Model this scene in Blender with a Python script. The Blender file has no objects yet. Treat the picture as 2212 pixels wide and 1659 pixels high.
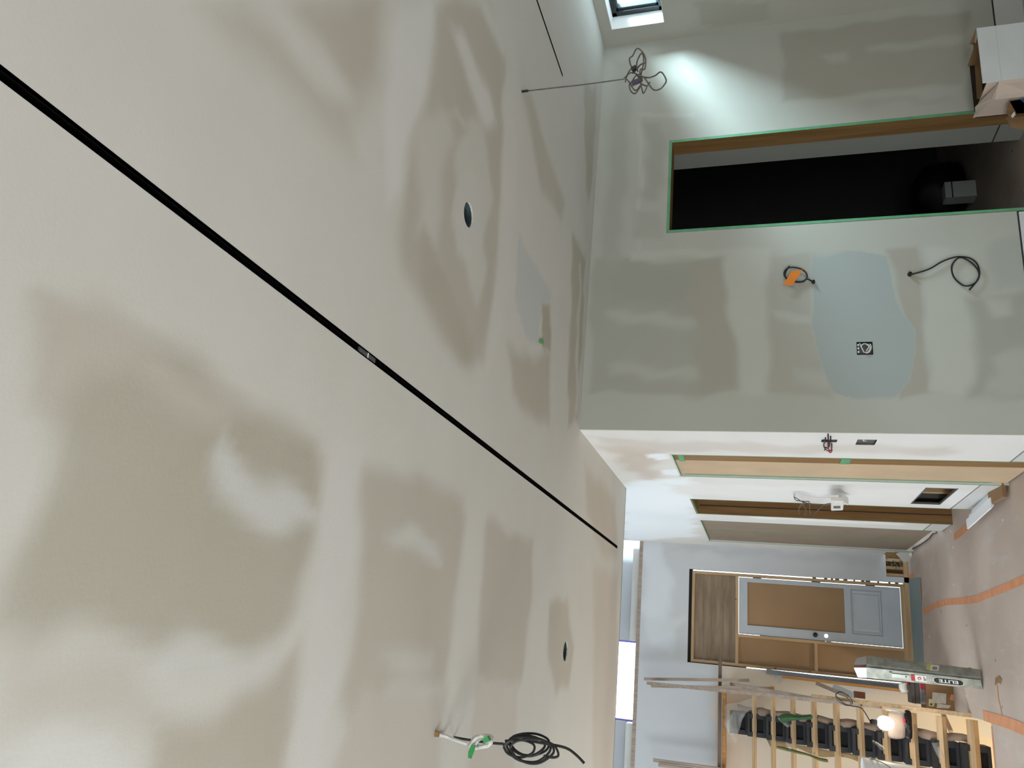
import bpy, bmesh, math, random
import numpy as np
from mathutils import Vector, Matrix
rnd = random.Random(7)
S = 1.2            # all lengths below are written in units of 1.2 m
SC = bpy.context.scene
COL = SC.collection

# ------------------------------------------------------------------ camera
EYE = Vector((0, 0, 1.49))
FW = Vector((0.30396, 0.90345, 0.30222)); FW.normalize()
RT = Vector((0.94794, -0.31686, -0.00549))
RT = (RT - FW * RT.dot(FW)).normalized()
UP = RT.cross(FW)
cam = bpy.data.cameras.new('camera'); camo = bpy.data.objects.new('camera', cam); COL.objects.link(camo)
M = Matrix((( -UP.x, RT.x, -FW.x, EYE.x*S), (-UP.y, RT.y, -FW.y, EYE.y*S), (-UP.z, RT.z, -FW.z, EYE.z*S), (0, 0, 0, 1)))
camo.matrix_world = M        # the picture is taken with the camera turned a quarter turn
cam.sensor_width = 36; cam.lens = 36*1684.5/2212; cam.clip_start = .05
SC.camera = camo

# ------------------------------------------------------------------ world, lights, exposure
W = bpy.data.worlds.new('sky'); SC.world = W; W.use_nodes = True
bg = W.node_tree.nodes['Background']; bg.inputs[0].default_value = (.86, .95, 1, 1); bg.inputs[1].default_value = 3.0
SC.view_settings.view_transform = 'Standard'; SC.view_settings.look = 'None'
SC.view_settings.gamma = 1; SC.view_settings.use_curve_mapping = False; SC.view_settings.exposure = 0.0
SC.cycles.max_bounces = 10; SC.cycles.diffuse_bounces = 6; SC.cycles.sample_clamp_indirect = 4
SC.cycles.use_denoising = True

def area(name, loc, aim, sx, sy, power, col, spread=180):
    l = bpy.data.lights.new(name, 'AREA'); l.shape = 'RECTANGLE'; l.size = sx*S; l.size_y = sy*S
    l.energy = power; l.color = col; l.spread = math.radians(spread)
    o = bpy.data.objects.new(name, l); COL.objects.link(o); o.location = Vector(loc)*S
    o.rotation_euler = (Vector(aim)-Vector(loc)).to_track_quat('-Z', 'Y').to_euler()
    return o
area('fill_rear', (.2, -2.9, 1.0), (.2, -.9, 2.4), 4.0, 1.5, 105, (.93, .98, 1))  # added fill for unseen windows behind the camera, aimed up at the ceiling
area('fill_left', (-3.1, .4, 1.0), (.6, 1.4, 2.6), 3.6, 1.5, 318, (.94, .98, 1))  # added fill from the unseen left side, lifts the near ceiling
area('fill_left_hall', (-3.1, 5.4, 1.25), (1.1, 5.7, 1.5), 1.7, 2.1, 120, (.91, .97, 1))  # added fill that brightens the hall wall; no door is built here
area('fill_right_ceiling', (3.8, .6, 1.9), (2.0, 2.0, 2.6), 2.4, .5, 45, (.86, .95, 1))  # made-up source that lifts the right part of the ceiling
area('daylight_stair_window', (-3.1, 7.3, 3.2), (1, 7.3, 1.4), 2.6, 1.7, 75, (.84, .93, 1))
area('daylight_high_window', (-.4, 9.9, 3.4), (-.2, 6, 1.2), .9, 1.1, 25, (.80, .90, 1))
area('daylight_slot_window', (5.8, 2.4, 4.3), (3.9, 3.95, 2.22), 1.6, 2.3, 3300, (.64, .88, 1))

# ------------------------------------------------------------------ helpers
def lin(h):
    if isinstance(h, str): h = [int(h[i:i+2], 16) for i in (0, 2, 4)]
    return tuple(((c/255)/12.92 if c/255 <= .04045 else ((c/255+.055)/1.055)**2.4) for c in h) + (1,)
def mat(name, col, rough=.6, metal=0, noise=0, scale=20, col2=None, bump=0, spec=.4, emit=0, alpha=1, trans=0, stretch=None):
    m = bpy.data.materials.new(name); m.use_nodes = True; nt = m.node_tree; b = nt.nodes['Principled BSDF']
    c = lin(col); b.inputs['Base Color'].default_value = c; b.inputs['Roughness'].default_value = rough
    b.inputs['Metallic'].default_value = metal; b.inputs['Specular IOR Level'].default_value = spec
    if emit: b.inputs['Emission Color'].default_value = c; b.inputs['Emission Strength'].default_value = emit
    if alpha < 1: b.inputs['Alpha'].default_value = alpha
    if trans: b.inputs['Transmission Weight'].default_value = trans
    tc = nt.nodes.new('ShaderNodeTexCoord'); mp = nt.nodes.new('ShaderNodeMapping'); nz = nt.nodes.new('ShaderNodeTexNoise')
    nt.links.new(tc.outputs['Object'], mp.inputs[0]); nt.links.new(mp.outputs[0], nz.inputs['Vector'])
    nz.inputs['Scale'].default_value = scale; nz.inputs['Detail'].default_value = 5
    if stretch: mp.inputs['Scale'].default_value = stretch
    if col2 is not None or noise:
        r = nt.nodes.new('ShaderNodeValToRGB'); nt.links.new(nz.outputs['Fac'], r.inputs[0]); nt.links.new(r.outputs[0], b.inputs['Base Color'])
        if col2 is None: c2 = tuple(max(0, x*(1-noise)) for x in c[:3])+(1,)
        else: c2 = lin(col2)
        r.color_ramp.elements[0].position = .36; r.color_ramp.elements[1].position = .66
        r.color_ramp.elements[0].color = c2; r.color_ramp.elements[1].color = c
    if bump:
        bp = nt.nodes.new('ShaderNodeBump'); bp.inputs['Strength'].default_value = bump; bp.inputs['Distance'].default_value = .01
        nt.links.new(nz.outputs['Fac'], bp.inputs['Height']); nt.links.new(bp.outputs[0], b.inputs['Normal'])
    return m
def wood(name, ca, cb, axis, knots=True):
    st = {'X': (1.2, 22, 22), 'Y': (22, 1.2, 22), 'Z': (22, 22, 1.2)}[axis]
    m = mat(name, ca, .7, 0, 0, 1.6, cb, .15, .3, stretch=st)
    if knots:
        nt = m.node_tree; b = nt.nodes['Principled BSDF']; lk = b.inputs['Base Color'].links[0]; src = lk.from_socket
        tc = nt.nodes.new('ShaderNodeTexCoord'); v = nt.nodes.new('ShaderNodeTexVoronoi'); v.inputs['Scale'].default_value = 4.2
        nt.links.new(tc.outputs['Object'], v.inputs['Vector'])
        r = nt.nodes.new('ShaderNodeValToRGB'); r.color_ramp.elements[0].position = .02; r.color_ramp.elements[1].position = .07
        r.color_ramp.elements[0].color = (.28, .16, .1, 1); r.color_ramp.elements[1].color = (1, 1, 1, 1)
        mx = nt.nodes.new('ShaderNodeMixRGB'); mx.blend_type = 'MULTIPLY'; mx.inputs[0].default_value = 1
        nt.links.new(v.outputs['Distance'], r.inputs[0]); nt.links.new(src, mx.inputs[1]); nt.links.new(r.outputs[0], mx.inputs[2])
        nt.links.new(mx.outputs[0], b.inputs['Base Color'])
    return m
def drywall(name, paper, mud, primer='c4cdd2', mott=.10, pinkc='b3a294'):
    """gypsum paper and joint compound: attribute 'finish' = (compound, primer, pink paper; on the front wall a lamp-lit tan)"""
    m = bpy.data.materials.new(name); m.use_nodes = True; nt = m.node_tree; b = nt.nodes['Principled BSDF']; L = nt.links.new
    b.inputs['Roughness'].default_value = .85; b.inputs['Specular IOR Level'].default_value = .2
    at = nt.nodes.new('ShaderNodeAttribute'); at.attribute_name = 'finish'
    sp = nt.nodes.new('ShaderNodeSeparateColor'); L(at.outputs['Color'], sp.inputs[0])
    tc = nt.nodes.new('ShaderNodeTexCoord'); nz = nt.nodes.new('ShaderNodeTexNoise'); nz.inputs['Scale'].default_value = 3.0; nz.inputs['Detail'].default_value = 7
    L(tc.outputs['Object'], nz.inputs['Vector'])
    n2 = nt.nodes.new('ShaderNodeTexNoise'); n2.inputs['Scale'].default_value = 90; n2.inputs['Detail'].default_value = 4; L(tc.outputs['Object'], n2.inputs['Vector'])
    ma = nt.nodes.new('ShaderNodeMath'); ma.operation = 'MULTIPLY_ADD'; L(nz.outputs['Fac'], ma.inputs[0]); ma.inputs[1].default_value = mott*2; ma.inputs[2].default_value = -mott
    ad = nt.nodes.new('ShaderNodeMath'); ad.operation = 'ADD'; L(sp.outputs[0], ad.inputs[0]); L(ma.outputs[0], ad.inputs[1]); ad.use_clamp = True
    pk = nt.nodes.new('ShaderNodeMixRGB'); pk.inputs[1].default_value = lin(paper); pk.inputs[2].default_value = lin(pinkc); L(sp.outputs[2], pk.inputs[0])
    mx = nt.nodes.new('ShaderNodeMixRGB'); L(ad.outputs[0], mx.inputs[0]); L(pk.outputs[0], mx.inputs[1]); mx.inputs[2].default_value = lin(mud)
    m2 = nt.nodes.new('ShaderNodeMixRGB'); L(sp.outputs[1], m2.inputs[0]); L(mx.outputs[0], m2.inputs[1]); m2.inputs[2].default_value = lin(primer)
    L(m2.outputs[0], b.inputs['Base Color'])
    bp = nt.nodes.new('ShaderNodeBump'); bp.inputs['Strength'].default_value = .12; bp.inputs['Distance'].default_value = .003
    L(n2.outputs['Fac'], bp.inputs['Height']); L(bp.outputs[0], b.inputs['Normal'])
    return m

def tag(o, label=None, cat=None, group=None, kind=None):
    if label: o['label'] = label
    if cat: o['category'] = cat
    if group: o['group'] = group
    if kind: o['kind'] = kind
    return o
def empty(name, loc, label=None, cat=None, group=None, kind=None):
    o = bpy.data.objects.new(name, None); COL.objects.link(o); o.location = Vector(loc)*S; o.empty_display_size = .05
    o['_o'] = 0; del o['_o']
    return tag(o, label, cat, group, kind)
def origin_of(p):
    v = Vector((0, 0, 0))
    while p is not None: v = v + p.location; p = p.parent
    return v
class MB:
    def __init__(s): s.v = []; s.f = []
    def add(s, v, f):
        n = len(s.v); s.v += [tuple(p) for p in v]; s.f += [tuple(i+n for i in q) for q in f]; return s
    def box(s, x0, x1, y0, y1, z0, z1):
        return s.add([(x, y, z) for z in (z0, z1) for y in (y0, y1) for x in (x0, x1)],
                     [(0, 2, 3, 1), (4, 5, 7, 6), (0, 1, 5, 4), (2, 6, 7, 3), (0, 4, 6, 2), (1, 3, 7, 5)])
    def bar(s, a, b, w, h, ref=(0, 0, 1)):
        """box from a to b; w across, h along ref"""
        a, b = Vector(a), Vector(b); d = (b-a).normalized(); r = Vector(ref); r = (r-d*r.dot(d)).normalized(); t = d.cross(r)
        v = [p + t*i*w/2 + r*j*h/2 for p in (a, b) for j in (-1, 1) for i in (-1, 1)]
        return s.add(v, [(0, 1, 3, 2), (4, 6, 7, 5), (0, 4, 5, 1), (2, 3, 7, 6), (0, 2, 6, 4), (1, 5, 7, 3)])
    def tube(s, pts, r, n=7, smooth=4, closed=False):
        P = [Vector(p) for p in pts]
        if smooth and len(P) > 2:
            Q = []
            for i in range(len(P)-1):
                p0 = P[max(i-1, 0)]; p1 = P[i]; p2 = P[i+1]; p3 = P[min(i+2, len(P)-1)]
                for k in range(smooth):
                    t = k/smooth
                    Q.append(.5*((2*p1)+(p2-p0)*t+(2*p0-5*p1+4*p2-p3)*t*t+(3*p1-p0-3*p2+p3)*t**3))
            Q.append(P[-1]); P = Q
        v = []; prev = None
        for i, p in enumerate(P):
            d = (P[min(i+1, len(P)-1)]-P[max(i-1, 0)]).normalized()
            u = prev - d*prev.dot(d) if prev is not None else d.orthogonal()
            if u.length < 1e-6: u = d.orthogonal()
            u.normalize(); prev = u; w = d.cross(u)
            for k in range(n): a = 2*math.pi*k/n; v.append(p+(u*math.cos(a)+w*math.sin(a))*r)
        f = [(i*n+k, i*n+(k+1) % n, (i+1)*n+(k+1) % n, (i+1)*n+k) for i in range(len(P)-1) for k in range(n)]
        f += [tuple(range(n))[::-1], tuple((len(P)-1)*n+k for k in range(n))]
        return s.add(v, f)
    def lathe(s, prof, c, ax=(0, 0, 1), n=24):
        """prof: (radius, height) list along ax"""
        c = Vector(c); d = Vector(ax).normalized(); u = d.orthogonal().normalized(); w = d.cross(u); v = []
        for r, h in prof:
            for k in range(n): a = 2*math.pi*k/n; v.append(c+d*h+(u*math.cos(a)+w*math.sin(a))*r)
        f = [(i*n+k, i*n+(k+1) % n, (i+1)*n+(k+1) % n, (i+1)*n+k) for i in range(len(prof)-1) for k in range(n)]
        return s.add(v, f)
    def prism(s, poly, off):
        off = Vector(off); a = [Vector(p) for p in poly]; n = len(a)
        return s.add(a+[p+off for p in a], [tuple(range(n))[::-1], tuple(range(n, 2*n))]+[(i, (i+1) % n, n+(i+1) % n, n+i) for i in range(n)])
    def build(s, name, m, parent=None, loc=None, smooth=False, bevel=0, label=None, cat=None, group=None, kind=None):
        if parent is not None: base = origin_of(parent)
        elif loc is not None: base = Vector(loc)*S
        else:
            a = np.array(s.v); base = Vector(((a[:, 0].min()+a[:, 0].max())/2, (a[:, 1].min()+a[:, 1].max())/2, a[:, 2].min()))*S
        me = bpy.data.meshes.new(name); me.from_pydata([Vector(p)*S-base for p in s.v], [], s.f)
        bm = bmesh.new(); bm.from_mesh(me); bmesh.ops.recalc_face_normals(bm, faces=bm.faces); bm.to_mesh(me); bm.free()
        me.materials.append(m)
        if smooth:
            for p in me.polygons: p.use_smooth = True
        o = bpy.data.objects.new(name, me); COL.objects.link(o)
        if parent is not None: o.parent = parent
        else: o.location = base
        if bevel:
            b = o.modifiers.new('bevel', 'BEVEL'); b.width = bevel*S; b.segments = 1; b.limit_method = 'ANGLE'
        return tag(o, label, cat, group, kind)

def sdist(P, poly):
    """signed distance (negative inside) of points P (n,2) to a polygon"""
    poly = np.array(poly, float); n = len(poly); d = np.full(len(P), 1e9); ins = np.zeros(len(P), bool)
    for i in range(n):
        a = poly[i]; b = poly[(i+1) % n]; e = b-a; w = P-a
        t = np.clip((w@e)/max(e@e, 1e-12), 0, 1); q = w-np.outer(t, e); d = np.minimum(d, np.hypot(q[:, 0], q[:, 1]))
        c = ((a[1] <= P[:, 1]) != (b[1] <= P[:, 1]))
        with np.errstate(divide='ignore', invalid='ignore'):
            xi = a[0]+(P[:, 1]-a[1])/(b[1]-a[1])*(b[0]-a[0])
        ins ^= c & (P[:, 0] < xi)
    return np.where(ins, -d, d)
def wob(P, amp, f, ph=0):
    x, y = P[:, 0]*f, P[:, 1]*f
    return np.stack([amp*(np.sin(1.7*y+ph)+.6*np.sin(3.9*y+2.1*x+ph*2)+.35*np.sin(8.3*x+5.1*y)), amp*(np.sin(1.9*x+1+ph)+.6*np.sin(4.3*x-1.7*y+ph)+.35*np.sin(9.1*y-4.3*x))], 1)
def coords(lo, hi, step, keys=()):
    k = sorted(set([lo, hi]+[x for x in keys if lo < x < hi])); o = []
    for a, b in zip(k, k[1:]):
        n = max(1, int(round((b-a)/step))); o += list(np.linspace(a, b, n+1)[:-1])
    return np.array(o+[hi])
def sheet(name, uc, vc, fn, m, rects=(), discs=(), layers=(), base=(.6, 0, 0), thick=.01, kind='structure', label=None, parent=None, flip=False, wamp=.012):
    """a board surface on a grid; fn(u,v)->point; rects/discs cut out; layers paint finish patches, a few of them light"""
    U, V = np.meshgrid(uc, vc, indexing='ij'); P = np.stack([U.ravel(), V.ravel()], 1); nv = len(vc)
    G = P.copy()
    du = np.median(np.diff(uc)); 
    for cx, cy, r in discs:
        d = P-np.array([cx, cy]); L_ = np.hypot(d[:, 0], d[:, 1]); near = np.abs(L_-r) < du*.72
        G[near] = np.array([cx, cy])+d[near]/L_[near][:, None]*r
    I, J = np.meshgrid(np.arange(len(uc)-1), np.arange(nv-1), indexing='ij'); I = I.ravel(); J = J.ravel()
    Q = np.stack([I*nv+J, (I+1)*nv+J, (I+1)*nv+J+1, I*nv+J+1], 1)
    cm = P[Q].mean(1); keep = np.ones(len(Q), bool)
    for a, b, c, d in rects: keep &= ~((cm[:, 0] > a) & (cm[:, 0] < b) & (cm[:, 1] > c) & (cm[:, 1] < d))
    for cx, cy, r in discs:
        gq = G[Q]-np.array([cx, cy]); keep &= ~((np.hypot(gq[..., 0], gq[..., 1]) <= r*1.001).all(1))
    Q = Q[keep]
    used = np.unique(Q); mp = np.full(len(G), -1); mp[used] = np.arange(len(used)); Q = mp[Q]; G = G[used]; P = P[used]
    col = np.tile(np.array(base, float), (len(P), 1))
    for ly in layers:
        poly, val, soft = ly[:3]; w = ly[3] if len(ly) > 3 else wamp
        pp = P+wob(P, w, 5, len(poly)) if w else P
        s_ = np.clip(.5-sdist(pp, poly)/(soft*(1.35 if soft > .025 else 1)), 0, 1); s_ = s_*s_*(3-2*s_)
        for ch, x in enumerate(val):
            if x is not None: col[:, ch] += s_*(x-col[:, ch])
    pts = [Vector(fn(a, b))*S for a, b in G]
    me = bpy.data.meshes.new(name); me.from_pydata(pts, [], Q.tolist() if not flip else Q[:, ::-1].tolist())
    ca = me.color_attributes.new('finish', 'FLOAT_COLOR', 'POINT')
    ca.data.foreach_set('color', np.concatenate([col, np.ones((len(col), 1))], 1).astype(np.float32).ravel())
    me.materials.append(m); o = bpy.data.objects.new(name, me); COL.objects.link(o)
    if parent is not None: o.parent = parent
    if thick:
        sm = o.modifiers.new('thick', 'SOLIDIFY'); sm.thickness = thick*S; sm.offset = 1
    return tag(o, label, None, None, kind)

# ------------------------------------------------------------------ materials
M_CEIL = drywall('ceiling gypsum and joint compound', 'a39f90', 'cbcbc7', 'b6babb', .10, 'b2a99e')
M_MID = drywall('wall gypsum and joint compound', '96968c', 'b4b5ac', '9aa19e', .12)  # same finish as the ceiling, darkened to carry the walls' weaker light
M_HALL = drywall('hall joint compound', 'c0bcb6', 'dcdcdc', 'e2ecf4', .2)
M_FRONT = drywall('front wall gypsum', 'b4b8be', 'd0d4d8', 'd8e0e8', .12)
M_WELL = drywall('stairwell gypsum', 'd8c4a0', 'd8c8a8', 'd8c8a8', .1)
M_WHITE = mat('plain drywall', 'd0d2d0', .85, noise=.06, scale=3)
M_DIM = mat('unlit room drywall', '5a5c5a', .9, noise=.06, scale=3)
M_BASE = mat('primed baseboard', 'c6c8c8', .6, noise=.05, scale=4)
M_DARK = mat('black anodised channel', '14110f', .5, noise=.4, scale=9)
M_GROOVE = mat('shadow gap', '30302e', .8)
M_GREEN = mat('green masking tape', '5f9f74', .6, noise=.18, scale=14)
M_ORANGE = mat('orange masking tape', 'd99870', .7, noise=.16, scale=9)
M_JAMB = mat('brown veneer jamb', '8a6b45', .6, 0, 0, 2.0, '785a36', .05, .3, stretch=(14, 14, .8))
M_KRAFT = mat('tan kraft paper', 'bfa88c', .8, noise=.12, scale=3, bump=.15)
M_KRAFT2 = mat('grey kraft paper', '8c8072', .8, noise=.12, scale=3, bump=.15)
M_BRN = mat('brown hardboard', '9c8060', .75, noise=.1, scale=2)
M_WX = wood('lumber lengthwise x', 'bda483', 'a88c69', 'X'); M_WY = wood('lumber lengthwise y', 'bda483', 'a88c69', 'Y'); M_WZ = wood('lumber lengthwise z', 'bda483', 'a88c69', 'Z')
M_WG = wood('weathered lumber', 'a8998c', '93857a', 'Z'); M_WGX = wood('dark weathered lumber', '6f6056', '5c4f47', 'X')
M_WO = wood('orange lumber', 'c29460', 'a87c4a', 'Z')
M_PLANK = wood('weathered grey boards', '93826f', '7a6a5a', 'X')
for n_ in M_PLANK.node_tree.nodes:
    if n_.type == 'MAPPING': n_.inputs['Scale'].default_value = (1.5, 9, 9)
M_DOOR = mat('grey blue primed steel', 'b4bec8', .5, noise=.05, scale=5)
M_STEEL = mat('dark primed steel', '28282d', .6, noise=.3, scale=8)
M_BLACK = mat('black opening', '09090a', .8)
M_ALU = mat('scuffed aluminium', 'a6aaa2', .42, .45, 0, 14, '868a82', .1)
M_METAL = mat('galvanised box steel', '8a8f92', .4, .8, noise=.3)
M_PLASTIC = mat('white plastic', 'd8dad8', .4)
M_BCABLE = mat('black cable jacket', '1c1c1c', .5)
M_GCABLE = mat('grey cable jacket', '625d57', .5, noise=.5, scale=60)
M_WCABLE = mat('white cable jacket', 'c8c8c2', .5)
M_RED = mat('red plastic', 'b02030', .5)
M_CARD = mat('brown cardboard', '8f7050', .8, noise=.1, scale=6)
M_CARDK = mat('inner cardboard darkened as shade', '2e241c', .9, noise=.2)  # the carton's inner shade is put into this colour
M_CARDW = mat('white coated cardboard', 'ccd2d4', .7, noise=.06, scale=4)
M_CARDP = mat('pale cardboard flap', 'c8b8ac', .8, noise=.06, scale=6)
M_FLOOR = None
M_BFRAME = mat('black window frame', '1c2224', .35)
M_OFF = mat('off white paper label', 'd2d0c8', .7, noise=.15, scale=40)
M_OLIVE = mat('tan wrapping paper', '9c8560', .8, noise=.15, scale=8, bump=.4)
def glass(name, tint=(1, 1, 1, 1)):
    m = bpy.data.materials.new(name); m.use_nodes = True; nt = m.node_tree; nt.nodes.clear()
    o = nt.nodes.new('ShaderNodeOutputMaterial'); t = nt.nodes.new('ShaderNodeBsdfTransparent'); g = nt.nodes.new('ShaderNodeBsdfGlossy'); x = nt.nodes.new('ShaderNodeMixShader')
    t.inputs[0].default_value = tint; g.inputs['Roughness'].default_value = .02; x.inputs[0].default_value = .06
    nt.links.new(t.outputs[0], x.inputs[1]); nt.links.new(g.outputs[0], x.inputs[2]); nt.links.new(x.outputs[0], o.inputs[0]); return m
M_GLASS = glass('clear window glass')
def film():
    m = bpy.data.materials.new('clear plastic film'); m.use_nodes = True; nt = m.node_tree; b = nt.nodes['Principled BSDF']
    b.inputs['Base Color'].default_value = (.6, .6, .58, 1); b.inputs['Roughness'].default_value = .25; b.inputs['Alpha'].default_value = .15
    tc = nt.nodes.new('ShaderNodeTexCoord'); n = nt.nodes.new('ShaderNodeTexNoise'); n.inputs['Scale'].default_value = 9; n.inputs['Detail'].default_value = 6
    bp = nt.nodes.new('ShaderNodeBump'); bp.inputs['Strength'].default_value = 1; bp.inputs['Distance'].default_value = .05
    nt.links.new(tc.outputs['Object'], n.inputs['Vector']); nt.links.new(n.outputs['Fac'], bp.inputs['Height']); nt.links.new(bp.outputs[0], b.inputs['Normal']); return m
M_FILM = film()

def floor_mat():
    m = mat('dusty floor protection board', 'c6b8ae', .8, 0, 0, 1.3, 'b4a69c', 0, .3)
    nt = m.node_tree; b = nt.nodes['Principled BSDF']; L = nt.links.new; src = b.inputs['Base Color'].links[0].from_socket
    tc = nt.nodes.new('ShaderNodeTexCoord')
    def dots(scale, lo, hi, colr, stretch=None, thr_src='Distance'):
        nonlocal src
        mp = nt.nodes.new('ShaderNodeMapping'); L(tc.outputs['Object'], mp.inputs[0])
        if stretch: mp.inputs['Scale'].default_value = stretch
        v = nt.nodes.new('ShaderNodeTexVoronoi'); v.inputs['Scale'].default_value = scale; L(mp.outputs[0], v.inputs['Vector'])
        r = nt.nodes.new('ShaderNodeValToRGB'); r.color_ramp.elements[0].position = lo; r.color_ramp.elements[1].position = hi
        r.color_ramp.elements[0].color = (1, 1, 1, 1); r.color_ramp.elements[1].color = (0, 0, 0, 1); L(v.outputs[thr_src], r.inputs[0])
        mx = nt.nodes.new('ShaderNodeMixRGB'); L(r.outputs[0], mx.inputs[0]); L(src, mx.inputs[1]); mx.inputs[2].default_value = lin(colr); src = mx.outputs[0]
    dots(3.1, .035, .05, 'ece8e2'); dots(2.3, .025, .04, '4a3a30', (1, 1.6, 1)); dots(6, .03, .04, 'd6d0ca', (1, .5, 1))
    n = nt.nodes.new('ShaderNodeTexNoise'); n.inputs['Scale'].default_value = 5; n.inputs['Detail'].default_value = 8; mp = nt.nodes.new('ShaderNodeMapping'); mp.inputs['Scale'].default_value = (2.2, .5, 1)
    L(tc.outputs['Object'], mp.inputs[0]); L(mp.outputs[0], n.inputs['Vector'])
    r = nt.nodes.new('ShaderNodeValToRGB'); r.color_ramp.elements[0].position = .56; r.color_ramp.elements[1].position = .74; r.color_ramp.elements[0].color = (0, 0, 0, 1); r.color_ramp.elements[1].color = (.35, .35, .35, 1); L(n.outputs['Fac'], r.inputs[0])
    mx = nt.nodes.new('ShaderNodeMixRGB'); L(r.outputs[0], mx.inputs[0]); L(src, mx.inputs[1]); mx.inputs[2].default_value = lin('c6c8cc'); L(mx.outputs[0], b.inputs['Base Color'])
    return m
M_FLOOR = floor_mat()

# ------------------------------------------------------------------ shell
XR, XH, YM, YF, ZC = 3.885, 1.166, 4.301, 9.25, 2.49
YE = 6.05                        # front edge of the low ceiling
XL, YB = -3.2, -3.0
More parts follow.
